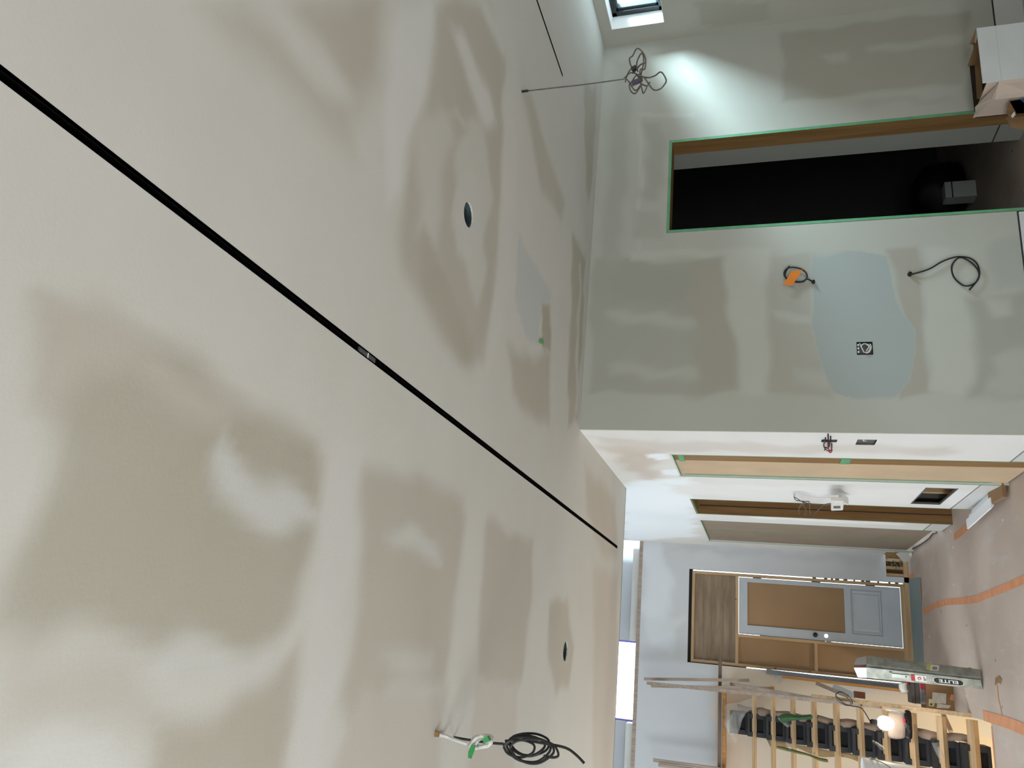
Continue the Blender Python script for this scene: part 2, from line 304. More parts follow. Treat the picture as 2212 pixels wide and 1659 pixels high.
# ceiling
CL = [  # (polygon in x,y ; (compound, primer, pink) ; edge softness)
 ([(1.724,1.606),(1.963,1.856),(1.636,1.862),(1.269,1.818),(1.130,1.720),(1.414,1.643)], (.95, 0, None), .05),
 ([(1.075,0.925),(1.170,1.024),(1.192,1.227),(1.250,1.487),(1.146,1.520),(1.124,1.373),(1.087,1.116)], (.30, 0, .4), .10),
 ([(1.294,1.155),(1.656,1.535),(1.392,1.576),(1.257,1.497),(1.293,1.364)], (.15, 0, .5), .10),
 ([(1.217,1.074),(1.294,1.155),(1.276,1.466),(1.216,1.389)], (.75, 0, None), .06),
 ([(1.919,1.850),(1.622,1.866),(1.234,1.813),(1.054,1.822),(0.971,1.865),(0.899,2.238),(0.899,2.465),(0.965,2.598),(1.139,2.654),(1.789,2.697),(2.257,2.549),(2.356,2.268),(2.057,1.955)], (.22, 0, .3), .07),
 ([(1.622,2.007),(1.711,2.206),(1.604,2.192),(1.328,2.165),(1.212,2.247),(1.168,2.379),(1.171,2.506),(1.265,2.503),(1.689,2.538),(1.765,2.398),(1.803,2.278)], (.62, 0, 0), .05, .03),
 ([(1.615,2.251),(1.617,2.391),(1.512,2.457),(1.382,2.465),(1.246,2.369),(1.253,2.257),(1.351,2.180),(1.480,2.175)], (.66, .1, 0), .02),
 ([(1.529,1.858),(1.622,2.007),(1.598,2.101),(1.370,2.087),(1.128,2.083),(1.116,1.937)], (.55, 0, .3), .08, .03),
 ([(1.177,1.990),(1.137,2.100),(1.086,2.357),(0.963,2.494),(0.914,2.412),(0.994,1.976),(1.097,1.961)], (.10, 0, .1), .05, .02),
 ([(1.949,1.967),(1.998,2.066),(2.006,2.379),(1.937,2.490),(1.851,2.371),(1.871,2.155)], (.85, 0, 0), .05),
 ([(2.234,2.141),(2.314,2.224),(2.346,2.487),(2.272,2.511),(2.244,2.423)], (.8, 0, 0), .05),
 ([(2.313,2.531),(1.997,2.770),(1.689,2.831),(1.379,2.826),(1.195,2.787),(0.950,2.714),(0.966,2.653),(1.421,2.654),(1.738,2.615),(2.102,2.500)], (.80, 0, 0), .04),
 ([(2.369,2.842),(2.329,3.064),(2.233,3.587),(2.111,3.570),(2.070,3.145),(2.296,2.749)], (.25, 0, .4), .06),
 ([(1.658,2.877),(1.646,3.559),(1.589,3.432),(1.514,3.319),(1.311,3.322),(1.277,3.146),(1.364,2.934)], (.5, .75, 0), .02, .004),
 ([(1.127,2.873),(1.259,3.339),(1.362,3.550),(0.995,3.618),(0.958,3.326),(0.973,3.023)], (.15, 0, .5), .07),
 ([(1.535,3.339),(1.623,3.537),(1.374,3.546),(1.332,3.376)], (.05, 0, 0), .02, .004),
 ([(1.630,3.466),(1.822,3.885),(1.052,4.009),(0.975,3.719)], (.7, 0, 0), .05),
 ([(2.198,3.829),(2.196,4.166),(1.613,4.211),(1.189,4.265),(1.120,4.022),(1.660,3.900)], (.12, 0, .2), .05, .02),
 ([(2.113,4.005),(2.142,4.061),(1.272,4.214),(1.254,4.157)], (.7, 0, 0), .04, .02),
 ([(3.191,3.805),(3.436,4.111),(2.702,4.258),(2.589,4.073)], (.25, 0, .2), .06, .02),
 ([(3.682,4.231),(3.774,4.341),(2.234,4.239),(1.216,4.360),(1.189,4.265),(2.196,4.166)], (.85, .2, 0), .03),
 # left side
 ([(0.400,0.797),(0.412,0.876),(0.405,0.978),(0.413,1.019),(0.423,1.166),(0.406,1.258),(0.411,1.406),(0.396,1.588),(0.348,1.625),(0.249,1.636),(0.204,1.629),(0.075,1.610),(-0.006,1.616),(-0.076,1.547),(-0.095,1.270),(-0.074,1.114),(-0.075,1.009),(-0.083,0.928),(-0.041,0.869),(0.074,0.876),(0.214,0.862)], (.08, 0, .12), .06, .014),
 ([(0.395,0.803),(0.405,0.878),(0.406,1.022),(0.414,1.169),(0.392,1.343),(0.346,1.219),(0.350,1.007),(0.291,0.925),(0.251,0.892),(0.240,0.854)], (.25, 0, .7), .06, .02),
 ([(0.316,1.229),(0.297,1.279),(0.272,1.526),(0.225,1.622),(0.198,1.590),(0.185,1.410),(0.193,1.269),(0.243,1.205)], (.8, .25, 0), .045, .02),
 ([(-0.095,1.142),(-0.081,1.548),(-0.150,1.520),(-0.164,1.400),(-0.148,1.203),(-0.125,1.146)], (.8, .2, 0), .05, .02),
 ([(-0.083,0.883),(-0.081,1.116),(-0.155,1.194),(-0.199,1.187),(-0.180,0.915)], (.40, 0, .6), .08),
 ([(-0.201,1.221),(-0.189,1.408),(-0.114,1.577),(-0.065,1.655),(-0.234,1.690),(-0.325,1.664),(-0.362,1.658),(-0.305,1.243)], (.12, 0, .3), .06),
 ([(-0.204,0.923),(-0.187,1.011),(-0.207,1.108),(-0.268,1.172),(-0.312,1.187),(-0.277,0.947)], (1, .1, 0), .05),
 ([(0.401,1.653),(0.442,1.814),(0.213,1.836),(0.004,1.829),(-0.347,1.851),(-0.411,1.872),(-0.389,1.722),(-0.331,1.712),(-0.003,1.676),(0.242,1.660)], (.85, .1, .2), .05),
 ([(0.389,1.831),(0.427,2.089),(0.431,2.566),(0.377,2.632),(0.085,2.585),(-0.182,2.585),(-0.170,2.185),(-0.253,1.961),(-0.183,1.889),(0.101,1.898)], (.20, 0, .5), .06),
 ([(0.237,2.008),(0.271,2.398),(0.213,2.479),(0.187,2.308),(0.197,2.098)], (.75, .1, 0), .04, .02),
 ([(-0.083,2.067),(-0.095,2.437),(-0.151,2.454),(-0.151,2.148)], (.65, 0, 0), .06, .02),
 ([(0.412,2.645),(0.425,2.824),(0.103,2.873),(-0.191,2.862),(-0.463,2.852),(-0.526,2.872),(-0.501,2.687),(-0.442,2.668),(-0.184,2.649),(0.090,2.675)], (.75, 0, .2), .04),
 ([(0.409,2.830),(0.410,3.498),(0.147,3.580),(-0.210,3.502),(-0.176,2.909),(0.103,2.873)], (.22, 0, .5), .05),
 ([(-0.187,1.991),(-0.197,2.589),(-0.437,2.625),(-0.495,2.644),(-0.403,1.961),(-0.352,1.897)], (.35, 0, .8), .06),
 ([(-0.192,2.914),(-0.209,3.466),(-0.615,3.524),(-0.533,2.922)], (.4, 0, .9), .05),
 ([(0.400,3.583),(0.388,3.854),(-0.052,3.899),(-0.595,3.980),(-0.680,4.007),(-0.635,3.673),(-0.556,3.648),(-0.055,3.604)], (.75, 0, .2), .04),
 ([(0.190,3.916),(0.191,4.276),(-0.045,4.523),(-0.239,4.466),(-0.274,4.158),(-0.052,3.935)], (.2, 0, .4), .05),
 ([(0.462,4.489),(0.412,5.067),(-0.256,5.047),(-0.836,5.154),(-0.781,4.751),(-0.244,4.645)], (.7, 0, .3), .05),
 ([(0.987,4.525),(0.989,5.599),(0.616,5.812),(0.544,5.188),(0.760,4.664)], (.25, 0, .7), .10),
 ([(0.433,4.983),(0.487,5.851),(-0.963,6.091),(-0.856,5.304)], (.3, 0, .9), .12),
 ([(0.235,0.823),(0.241,0.833),(0.233,0.841),(0.225,0.836),(0.227,0.827)], (1, 0, 0), .01, 0),
]
HO1 = (1.425, 2.312, .047); HO2 = (-.062, 4.322, .052)
SL1 = (.6665, .6805, .40, 5.775); SL2 = (2.870, 2.880, .6, 3.345)
uc = np.concatenate([coords(XL, -1.5, .3), coords(-1.5, XR, .026, (SL1[0], SL1[1], SL2[0], SL2[1], XH))[1:]])
vc = np.concatenate([coords(YB, .4, .3), coords(.4, YE, .026, (SL1[3], SL2[2], SL2[3], YM))[1:]])
sheet('ceiling', uc, vc, lambda u, v: (u, v, ZC), M_CEIL, rects=(SL1, SL2, (XH, XR+1, YM+.12, 20)), discs=(HO1, HO2), layers=CL, base=(.74, 0, .15), thick=.005, flip=False, label='taped and patched drywall ceiling before painting')
MB().box(XL, XH, YE-.012, YE, ZC, ZC+.3).build('trim_1', M_WHITE, kind='structure', label='edge of the low ceiling at the stair hall')
MB().box(XL, XR, YB, YE, ZC+.16, ZC+.2).build('ceiling_deck', M_DIM, kind='structure', label='deck above the low ceiling')
# light channels sunk in the ceiling
def channel(nm, r, lab):
    a, b, c, d = r; e = empty(nm, ((a+b)/2, (c+d)/2, ZC), lab, 'light channel')
    MB().box(a-.004, a, c, d, ZC, ZC+.035).box(b, b+.004, c, d, ZC, ZC+.035).box(a-.004, b+.004, d, d+.004, ZC, ZC+.035).build('channel_side', M_DARK, e)
    MB().box(a, b, c, d, ZC+.03, ZC+.035).build('channel_back', M_DARK, e)
    MB().box(a, b, c, c+.004, ZC, ZC+.03).build('channel_end', M_DARK, e)
    return e
ch = channel('light_channel', SL1, 'long narrow black recessed light channel running down the ceiling')
MB().box(SL1[0], SL1[1], 1.705, 1.80, ZC+.001, ZC+.006).build('joint_plate', mat('grey joint plate', '5a5d5c', .4, .5), ch, label='grey splice plate')
MB().box(SL1[0], SL1[1], 1.753, 1.757, ZC-.0005, ZC+.001).build('joint_line', M_PLASTIC, ch)
channel('light_channel.001', SL2, 'short thin black light channel near the top right of the ceiling')
# round cut-outs for downlights
for nm, (cx, cy, r), lab in (('downlight_hole', HO1, 'rough edged round downlight cut-out above the doorway wall'), ('downlight_hole.001', HO2, 'clean round downlight cut-out near the hanging black coil')):
    e = empty(nm, (cx, cy, ZC), lab, 'ceiling hole')
    MB().lathe([(r, 0), (r, .006), (r*1.02, .006), (r*1.02, 0)], (cx, cy, ZC), n=20).build('cut_edge', M_WHITE, e)
    MB().lathe([(r*1.03, .006), (r*1.9, .010), (r*1.9, .1), (.0001, .1)], (cx, cy, ZC), n=20).build('cavity', mat('blue grey vapour sheet', '5f7376', .5, noise=.3, scale=30), e)

# middle wall with the doorway
DX0, DX1, DZ = 2.417, 3.083, 2.029
ML = [
 ([(2.265,2.481),(2.257,1.592),(1.382,1.571),(1.383,2.441)], (.25, 0, 0), .03),
 ([(2.241,2.348),(2.218,1.698),(1.948,1.695),(1.944,2.333)], (.12, 0, 0), .08, .03),
 ([(1.889,2.350),(1.879,1.715),(1.809,1.725),(1.822,2.327)], (.62, 0, 0), .05, .02),
 ([(1.550,2.332),(1.549,1.819),(1.488,1.818),(1.483,2.309)], (.6, 0, 0), .05, .02),
 ([(2.197,1.858),(2.212,1.592),(1.409,1.591),(1.410,1.842)], (.05, 0, .2), .08, .03),
 ([(2.248,1.450),(2.248,1.204),(1.787,1.196),(1.368,1.113),(1.382,1.456)], (.30, 0, .1), .03),
 ([(1.874,1.415),(1.855,1.218),(1.805,1.219),(1.822,1.390)], (.7, 0, 0), .03, .01),
 ([(1.529,1.321),(1.513,1.132),(1.434,1.134),(1.448,1.299)], (.6, 0, 0), .05, .01),
 ([(2.242,0.803),(2.248,0.635),(1.932,0.636),(1.381,0.645),(1.360,0.798),(1.562,0.765),(1.828,0.750)], (.08, 0, .2), .03),
 ([(2.248,0.623),(2.252,0.397),(1.380,0.453),(1.381,0.645),(1.932,0.636)], (.85, 0, 0), .03),
 ([(1.923,0.411),(1.935,0.092),(1.356,0.149),(1.368,0.444)], (.15, 0, 0), .05, .02),
 ([(1.919,0.325),(1.901,0.220),(1.810,0.229),(1.826,0.333)], (.7, 0, 0), .05, .02),
 ([(1.581,0.374),(1.602,0.125),(1.380,0.147),(1.380,0.370)], (.5, 0, 0), .05, .03),
 ([(2.275,0.317),(2.284,0.057),(1.988,0.086),(1.971,0.299),(2.110,0.342)], (.45, .3, 0), .05, .02),
 ([(2.233,1.200),(2.240,1.086),(2.228,0.941),(2.188,0.805),(1.938,0.779),(1.828,0.750),(1.745,0.699),(1.613,0.696),(1.457,0.738),(1.368,0.809),(1.350,1.000),(1.381,1.113),(1.595,1.177),(1.788,1.208)], (.8, 1, 0), .006, .004),
 # around the doorway
 ([(3.293,2.220),(3.283,2.055),(3.204,0.195),(3.107,0.203),(3.107,2.029),(2.395,2.028),(2.400,0.175),(2.238,0.190),(2.238,1.437),(2.234,2.234)], (.62, 0, 0), .04, .02),
 ([(3.305,2.230),(3.302,2.199),(2.973,2.192),(2.310,2.183),(2.311,2.203)], (1, .1, 0), .015, .006),
 ([(3.312,2.224),(3.274,1.879),(3.249,1.879),(3.287,2.223)], (1, .1, 0), .015, .006),
 ([(2.297,2.234),(2.296,1.860),(2.284,1.488),(2.251,1.488),(2.252,1.859),(2.234,2.231)], (.95, .1, 0), .03, .01),
 ([(2.588,2.220),(2.575,2.062),(2.381,2.056),(2.377,2.226)], (.35, 0, 0), .04, .02),
 ([(3.766,2.412),(3.765,2.286),(3.338,2.283),(2.254,2.306),(2.261,2.422)], (.32, 0, 0), .06),
 ([(3.254,2.188),(3.238,2.069),(2.657,2.065),(2.667,2.180)], (.25, 0, 0), .06, .02),
 ([(3.812,1.339),(3.795,0.266),(3.291,0.353),(3.276,0.584),(3.289,1.346)], (.10, 0, .1), .03, .01),
 ([(3.603,1.124),(3.598,0.964),(3.536,0.966),(3.539,1.072)], (.55, 0, 0), .04, .01),
 ([(3.606,0.858),(3.635,0.327),(3.569,0.332),(3.563,0.834)], (.55, 0, 0), .04, .01),
 ([(3.218,0.900),(3.221,0.430),(3.173,0.409),(3.179,0.877)], (.40, 0, 0), .03, .02),
 ([(2.264,1.698),(2.263,1.437),(1.369,1.444),(1.369,1.590)], (.9, 0, 0), .04),
]
mu = np.concatenate([coords(XH, 1.36, .02), coords(1.36, 2.25, .009, (1.606, 1.672))[1:], coords(2.25, XR, .02, (DX0, DX1))[1:]]); mv = np.concatenate([coords(.158, .66, .02), coords(.66, 1.22, .009, (.909, .981))[1:], coords(1.22, ZC, .02, (DZ,))[1:]])
OUT = (1.602, 1.676, .905, .985)
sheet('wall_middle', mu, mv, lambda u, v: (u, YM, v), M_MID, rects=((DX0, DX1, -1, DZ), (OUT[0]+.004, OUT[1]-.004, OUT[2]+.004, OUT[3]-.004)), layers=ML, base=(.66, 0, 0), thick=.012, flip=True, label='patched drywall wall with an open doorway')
b = MB().box(XH+.012, DX0, YM+.012, YM+.12, 0, ZC).box(DX1, XR, YM+.012, YM+.12, 0, ZC).box(DX0, DX1, YM+.012, YM+.12, DZ, ZC)
b.build('trim_2', M_DIM, kind='structure', label='core of the doorway wall')
def baseb(nm, bm, lab): return bm.build(nm, M_BASE, kind='structure', label=lab, bevel=.0008)
baseb('baseboard_middle', MB().box(XH, DX0-.004, YM, YM+.012, .0, .148).box(DX1+.004, XR, YM, YM+.012, 0, .148), 'flush white baseboard under the patched wall')
MB().box(XH+.012, DX0, YM+.008, YM+.0119, .14, .165).box(DX1, XR, YM+.008, YM+.0119, .14, .165).build('trim_3', M_GROOVE, kind='structure', label='shadow gap over the baseboard of the doorway wall')

# doorway
d1 = empty('door_1', ((DX0+DX1)/2, YM+.06, 0), 'open doorway with brown jambs and green tape edges', kind='structure')
JT = .018
MB().box(DX1-JT, DX1, YM+.002, YM+.135, 0, DZ).build('jamb', M_JAMB, d1)
MB().box(DX0, DX0+JT, YM+.002, YM+.135, 0, DZ).build('jamb', M_JAMB, d1)
MB().box(DX0+JT, DX1-JT, YM+.002, YM+.135, DZ-JT, DZ).build('head', M_JAMB, d1)
t = .013
MB().box(DX0+.003, DX0+JT, YM-.001, YM+.0018, 0, DZ-.003).build('masking_tape', M_GREEN, d1)
MB().box(DX0+JT, DX0+JT+.0012, YM-.001, YM+.012, 0, DZ-.02).build('masking_tape', M_GREEN, d1)
MB().box(DX1-JT, DX1-.002, YM-.001, YM+.0018, 0.02, DZ-.003).build('masking_tape', M_GREEN, d1)
MB().box(DX0+JT, DX1-JT, YM-.001, YM+.0018, DZ-.018, DZ-.003).build('masking_tape', M_GREEN, d1)
bb = MB().box(DX0, DX0+.003, YM-.0008, YM+.004, 0, DZ).box(DX1-.003, DX1, YM-.0008, YM+.004, 0, DZ).box(DX0, DX1, YM-.0008, YM+.004, DZ-.003, DZ)
bb.build('metal_bead', M_METAL, d1)
MB().box(DX0+.021, DX0+.026, YM+.10, YM+.135, 0, DZ-.02).build('door_stop', M_GROOVE, d1)
MB().box(DX0+JT, DX0+.035, YM+.12, YM+.126, 0, DZ-.02).build('masking_tape', M_GREEN, d1)
# room behind the doorway, unlit
MB().box(DX1-.008, 4.9, YM+.135, 4.62, 0, ZC).build('wall_closet', mat('darkened closet drywall', '8c8e88', .9, noise=.06, scale=3), kind='structure', label='white wall return just inside the open doorway')  # white wall; the unlit room's dimness is put into its grey
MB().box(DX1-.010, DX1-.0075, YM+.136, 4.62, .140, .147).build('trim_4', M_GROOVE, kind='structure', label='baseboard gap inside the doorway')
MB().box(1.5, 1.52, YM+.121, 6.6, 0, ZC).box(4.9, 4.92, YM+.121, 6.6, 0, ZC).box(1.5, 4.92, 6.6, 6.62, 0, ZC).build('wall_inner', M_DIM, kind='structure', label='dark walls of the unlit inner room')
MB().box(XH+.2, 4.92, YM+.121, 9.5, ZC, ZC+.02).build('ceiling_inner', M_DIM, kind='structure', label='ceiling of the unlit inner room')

# right wall with slot window
WY0, WY1, WZ0, WZ1 = 2.95, 4.145, 2.068, 2.417
RL = [([(4.001,1.854),(4.241,1.851),(4.255,1.424),(4.088,1.425)], (.3, 0, .1), .02), ([(4.251,1.424),(4.249,1.852),(4.324,1.857),(4.325,1.423)], (.7, 0, 0), .04)]
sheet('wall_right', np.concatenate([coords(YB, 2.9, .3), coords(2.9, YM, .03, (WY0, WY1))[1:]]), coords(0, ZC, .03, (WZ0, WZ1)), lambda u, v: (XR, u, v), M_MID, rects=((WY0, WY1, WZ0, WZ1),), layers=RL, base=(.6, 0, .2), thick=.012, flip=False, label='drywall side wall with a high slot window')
MB().box(XR+.012, XR+.2, YB, WY0, 0, ZC+.1).box(XR+.012, XR+.2, WY1, YM+.2, 0, ZC+.1).box(XR+.012, XR+.2, WY0, WY1, 0, WZ0).box(XR+.012, XR+.2, WY0, WY1, WZ1, ZC+.1).build('trim_5', M_WHITE, kind='structure', label='core of the side wall around the slot window')
w1 = empty('window_1', (XR+.1, (WY0+WY1)/2, WZ0), 'narrow high black framed window in a white reveal, top right', kind='structure')
MB().box(XR-.001, XR+.1, WY1-.004, WY1, WZ0, WZ1).box(XR-.001, XR+.1, WY0, WY1, WZ0, WZ0+.004).box(XR-.001, XR+.1, WY0, WY1, WZ1-.004, WZ1).box(XR-.001, XR+.1, WY0, WY0+.004, WZ0, WZ1).build('reveal', M_WHITE, w1)
a, b = XR+.1, XR+.16
MB().box(a, b, WY0, WY1, WZ0+.004, WZ0+.036).box(a, b, WY0, WY1, WZ1-.036, WZ1-.004).box(a, b, WY1-.04, WY1-.004, WZ0, WZ1).box(a, b, WY0+.004, WY0+.04, WZ0, WZ1).build('window_frame', M_BFRAME, w1, bevel=.002)
MB().box(a+.02, b, WY0+.04, WY1-.04, WZ0+.036, WZ0+.052).box(a+.02, b, WY1-.056, WY1-.04, WZ0+.036, WZ1-.036).box(a+.02, b, WY0+.04, WY1-.04, WZ1-.05, WZ1-.036).build('sash', mat('grey sash metal', '5c6a70', .3, .5), w1, bevel=.001)
MB().box(a+.035, a+.04, WY0+.05, WY1-.05, WZ0+.05, WZ1-.05).build('pane', M_GLASS, w1)

# hall wall (faces left)
D2 = (4.881, 5.53, 0, 2.031); D3 = (6.401, 7.117, 0, 2.03); D4 = (7.48, 8.913, 0, 2.03)
VT = (5.663, 6.252, .252, .444)
HL = [
 ([(4.577,2.075),(5.834,2.190),(5.851,2.296),(4.661,2.456)], (.25, 0, .5), .12, .03),
 ([(5.949,2.558),(5.884,2.494),(5.548,1.932),(7.149,2.053),(8.678,2.168),(9.092,2.744),(9.316,3.003)], (1, .85, 0), .10, .03),  # blue window light on the upper hall wall, painted through the primer channel
 ([(5.822,2.121),(5.708,0.086),(6.282,-0.046),(6.308,1.498),(6.191,2.159)], (.9, .1, 0), .1, .03),
 ([(4.853,2.157),(4.868,2.052),(4.993,2.045),(5.028,2.129),(4.954,2.164)], (1, .9, 0), .012, .01),
 ([(5.351,2.151),(5.290,2.020),(5.500,2.030),(5.511,2.105),(5.455,2.147)], (1, .9, 0), .012, .01),
 ([(4.489,2.423),(4.561,1.857),(4.568,0.522),(4.745,0.488),(4.803,2.016),(4.659,2.427)], (.35, 0, .2), .08, .03),
 ([(7.068,1.576),(7.142,0.330),(7.286,0.308),(7.245,1.500)], (1, .5, 0), .05, .02),
 ([(9.130,1.898),(8.992,0.308),(9.375,0.260),(9.479,2.228)], (.35, .2, 0), .04, .02),
]
hu = coords(YM+.012, YF, .03, (YE, 4.45, 4.51, 4.440, 4.560, 9.03, D2[0], D2[1], D3[0], D3[1], D4[0], D4[1], VT[0], VT[1])); hv = coords(.158, 4.8, .04, (ZC, 2.03, 2.031, 1.085, 1.165, .888, .985, .235, VT[2], VT[3]))
B1 = (4.440, 4.520, 1.085, 1.165); B2 = (4.440, 4.560, .888, .985)
sheet('wall_hall', hu, hv, lambda u, v: (XH, u, v), M_HALL, rects=(D2, D3, D4, VT, (9.03, 9.3, -1, .235), tuple([B1[0]+.01, B1[1]-.01, B1[2], B1[3]]), B2), layers=HL, base=(.7, .1, .1), thick=.012, flip=False, label='white compound covered hall wall with tall doors')
MB().box(XH+.05, XH+.12, D2[1]+.02, VT[0]-.02, 0, ZC).box(XH+.013, XH+.11, YM+.12, D2[0]-.02, 0, ZC).box(XH+.013, XH+.13, D3[1]+.02, D4[0]-.02, 0, ZC).box(XH+.05, XH+.12, 6.26, D3[0]-.02, 0, ZC).box(XH+.013, XH+.12, YM+.12, YF, 2.06, ZC+.1).box(XH+.013, XH+.12, D4[1]+.02, 9.02, 0, ZC).build('trim_6', M_DIM, kind='structure', label='core of the hall wall')
baseb('baseboard_hall', MB().box(XH, XH+.012, YM+.012, D2[0]-.004, 0, .148).box(XH, XH+.012, D2[1]+.004, D3[0]-.004, 0.012, .148).box(XH, XH+.012, D3[1]+.004, D4[0]-.004, 0.012, .148).box(XH, XH+.012, D4[1]+.004, 9.03, .012, .148), 'flush white baseboard along the hall wall')
MB().box(XH+.008, XH+.0119, YM+.012, D2[0], .13, .165).box(XH+.008, XH+.0119, D2[1], D3[0], .13, .165).box(XH+.008, XH+.0119, D3[1], D4[0], .13, .165).box(XH+.008, XH+.0119, D4[1], 9.03, .13, .165).build('trim_7', M_GROOVE, kind='structure', label='shadow gap over the hall baseboard')
# floor air return, open framing behind
e = empty('air_return_opening', (XH, (VT[0]+VT[1])/2, VT[2]), 'rectangular wall opening low on the hall wall showing bare studs', kind='structure')
MB().box(XH-.002, XH+.012, VT[0], VT[0]+.008, VT[2], VT[3]).box(XH-.002, XH+.012, VT[1]-.008, VT[1], VT[2], VT[3]).box(XH-.002, XH+.012, VT[0], VT[1], VT[2], VT[2]+.008).box(XH-.002, XH+.012, VT[0], VT[1], VT[3]-.008, VT[3]).build('metal_trim', mat('grey metal trim', '70757c', .4, .6), e)
for k, yy in enumerate((5.78, 5.93, 6.12)):
    MB().box(XH+.06, XH+.13, yy, yy+.032, .1, .6).build('stud', M_WZ, e)
MB().box(XH+.14, XH+.15, VT[0]-.1, VT[1]+.1, .1, .6).build('back_board', M_JAMB, e)
# wall electrical boxes and their wires
e = empty('switch_box', (XH, 4.48, 1.085), 'upper small electrical box on the hall corner with wires hanging out', 'electrical box')
MB().box(XH+.001, XH+.05, B1[0]+.01, B1[0]+.013, B1[2], B1[3]).box(XH+.001, XH+.05, B1[1]-.013, B1[1]-.01, B1[2], B1[3]).box(XH+.047, XH+.05, B1[0]+.01, B1[1]-.01, B1[2], B1[3]).box(XH+.001, XH+.05, B1[0]+.01, B1[1]-.01, B1[2]-.003, B1[2]).build('box', M_METAL, e)
for q, (mm, pts) in enumerate(((M_BCABLE, [(1.150,4.410,1.149),(1.150,4.501,1.152),(1.150,4.596,1.138),(1.150,4.648,1.115),(1.150,4.604,1.104),(1.150,4.478,1.113)]), (M_BCABLE, [(1.130,4.332,1.141),(1.130,4.421,1.128),(1.130,4.504,1.133),(1.130,4.484,1.144),(1.130,4.548,1.145)]), (M_RED, [(1.120,4.464,1.132),(1.120,4.515,1.116),(1.120,4.547,1.109),(1.120,4.559,1.120)]), (M_BCABLE, [(1.140,4.380,1.126),(1.140,4.481,1.132),(1.140,4.586,1.118),(1.140,4.584,1.101)]))):
    MB().tube([(XH+.02, pts[0][1], pts[0][2])]+pts, .0035, 6).build('wire', mm, e)
e = empty('junction_box', (XH, 4.50, .888), 'lower empty electrical box on the hall corner', 'electrical box')
MB().box(XH+.001, XH+.05, B2[0], B2[0]+.004, B2[2], B2[3]).box(XH+.001, XH+.05, B2[1]-.004, B2[1], B2[2], B2[3]).box(XH+.047, XH+.05, B2[0], B2[1], B2[2], B2[3]).box(XH+.001, XH+.05, B2[0], B2[1], B2[2]-.004, B2[2]).box(XH+.001, XH+.05, B2[0], B2[1], B2[3], B2[3]+.004).build('box', M_METAL, e)
MB().tube([(XH+.03, 4.47, .93), (XH+.01, 4.50, .95), (XH+.02, 4.53, .92)], .004).build('wire', M_WCABLE, e)

# door_2 : paper covered flush door, recessed
def hallframe(e, D, depth, mtl):
    y0, y1, z0, z1 = D; k = .012
    MB().box(XH+.002, XH+depth, y1-k, y1, 0, z1).build('jamb', mtl, e); MB().box(XH+.002, XH+depth, y0, y0+k, 0, z1).build('jamb', mtl, e)
    MB().box(XH+.002, XH+depth, y0+k, y1-k, z1-k, z1).build('head', mtl, e)
    MB().box(XH-.001, XH+.002, y0-.001, y0+.006, 0, z1).box(XH-.001, XH+.002, y1-.004, y1+.001, 0, z1).box(XH-.001, XH+.03, y0, y1, z1-.014, z1-.011).build('masking_tape', M_GREEN, e)
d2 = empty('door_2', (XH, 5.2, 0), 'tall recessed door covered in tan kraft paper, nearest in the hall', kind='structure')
hallframe(d2, D2, .12, M_WHITE)
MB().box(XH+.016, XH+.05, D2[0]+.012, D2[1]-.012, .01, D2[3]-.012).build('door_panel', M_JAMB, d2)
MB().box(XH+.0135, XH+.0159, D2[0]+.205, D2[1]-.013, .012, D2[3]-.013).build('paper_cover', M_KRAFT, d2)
MB().box(XH+.012, XH+.0134, 4.95, 5.09, .965, 1.02).build('masking_tape', M_GREEN, d2)
MB().box(XH+.012, XH+.0134, 4.93, 5.12, 1.955, 1.99).build('masking_tape', M_GREEN, d2)
MB().box(XH+.012, XH+.0134, D2[1]-.03, D2[1]-.016, .1, 1.99).build('masking_tape', M_GREEN, d2)
d3 = empty('door_3', (XH, 6.76, 0), 'open hall doorway lined in dark brown veneer', kind='structure')
hallframe(d3, D3, .30, M_JAMB)
MB().box(XH+.07, XH+.075, D3[1]-.016, D3[1]-.012, 0, 2.0).build('jamb_groove', M_GROOVE, d3)
MB().box(XH+.30, XH+.31, D3[0], D3[1], 0, 2.03).build('door_panel', M_JAMB, d3)
d4 = empty('door_4', (XH, 8.2, 0), 'wide pair of hall doors covered in grey brown paper', kind='structure')
hallframe(d4, D4, .12, M_WHITE)
for a, b in ((D4[0]+.012, 8.19), (8.196, D4[1]-.012)):
    MB().box(XH+.016, XH+.05, a, b, .06, 2.018).build('door_panel', M_BRN, d4)
    MB().box(XH+.0138, XH+.0159, a+.004, b-.002, .07, 2.01).build('paper_cover', M_KRAFT2, d4)
MB().box(XH+.012, XH+.0137, 8.185, 8.200, .08, 2.0).build('masking_tape', M_GREEN, d4)
MB().box(XH+.012, XH+.0137, D4[0]+.01, D4[0]+.025, .08, 2.0).build('masking_tape', M_GREEN, d4)

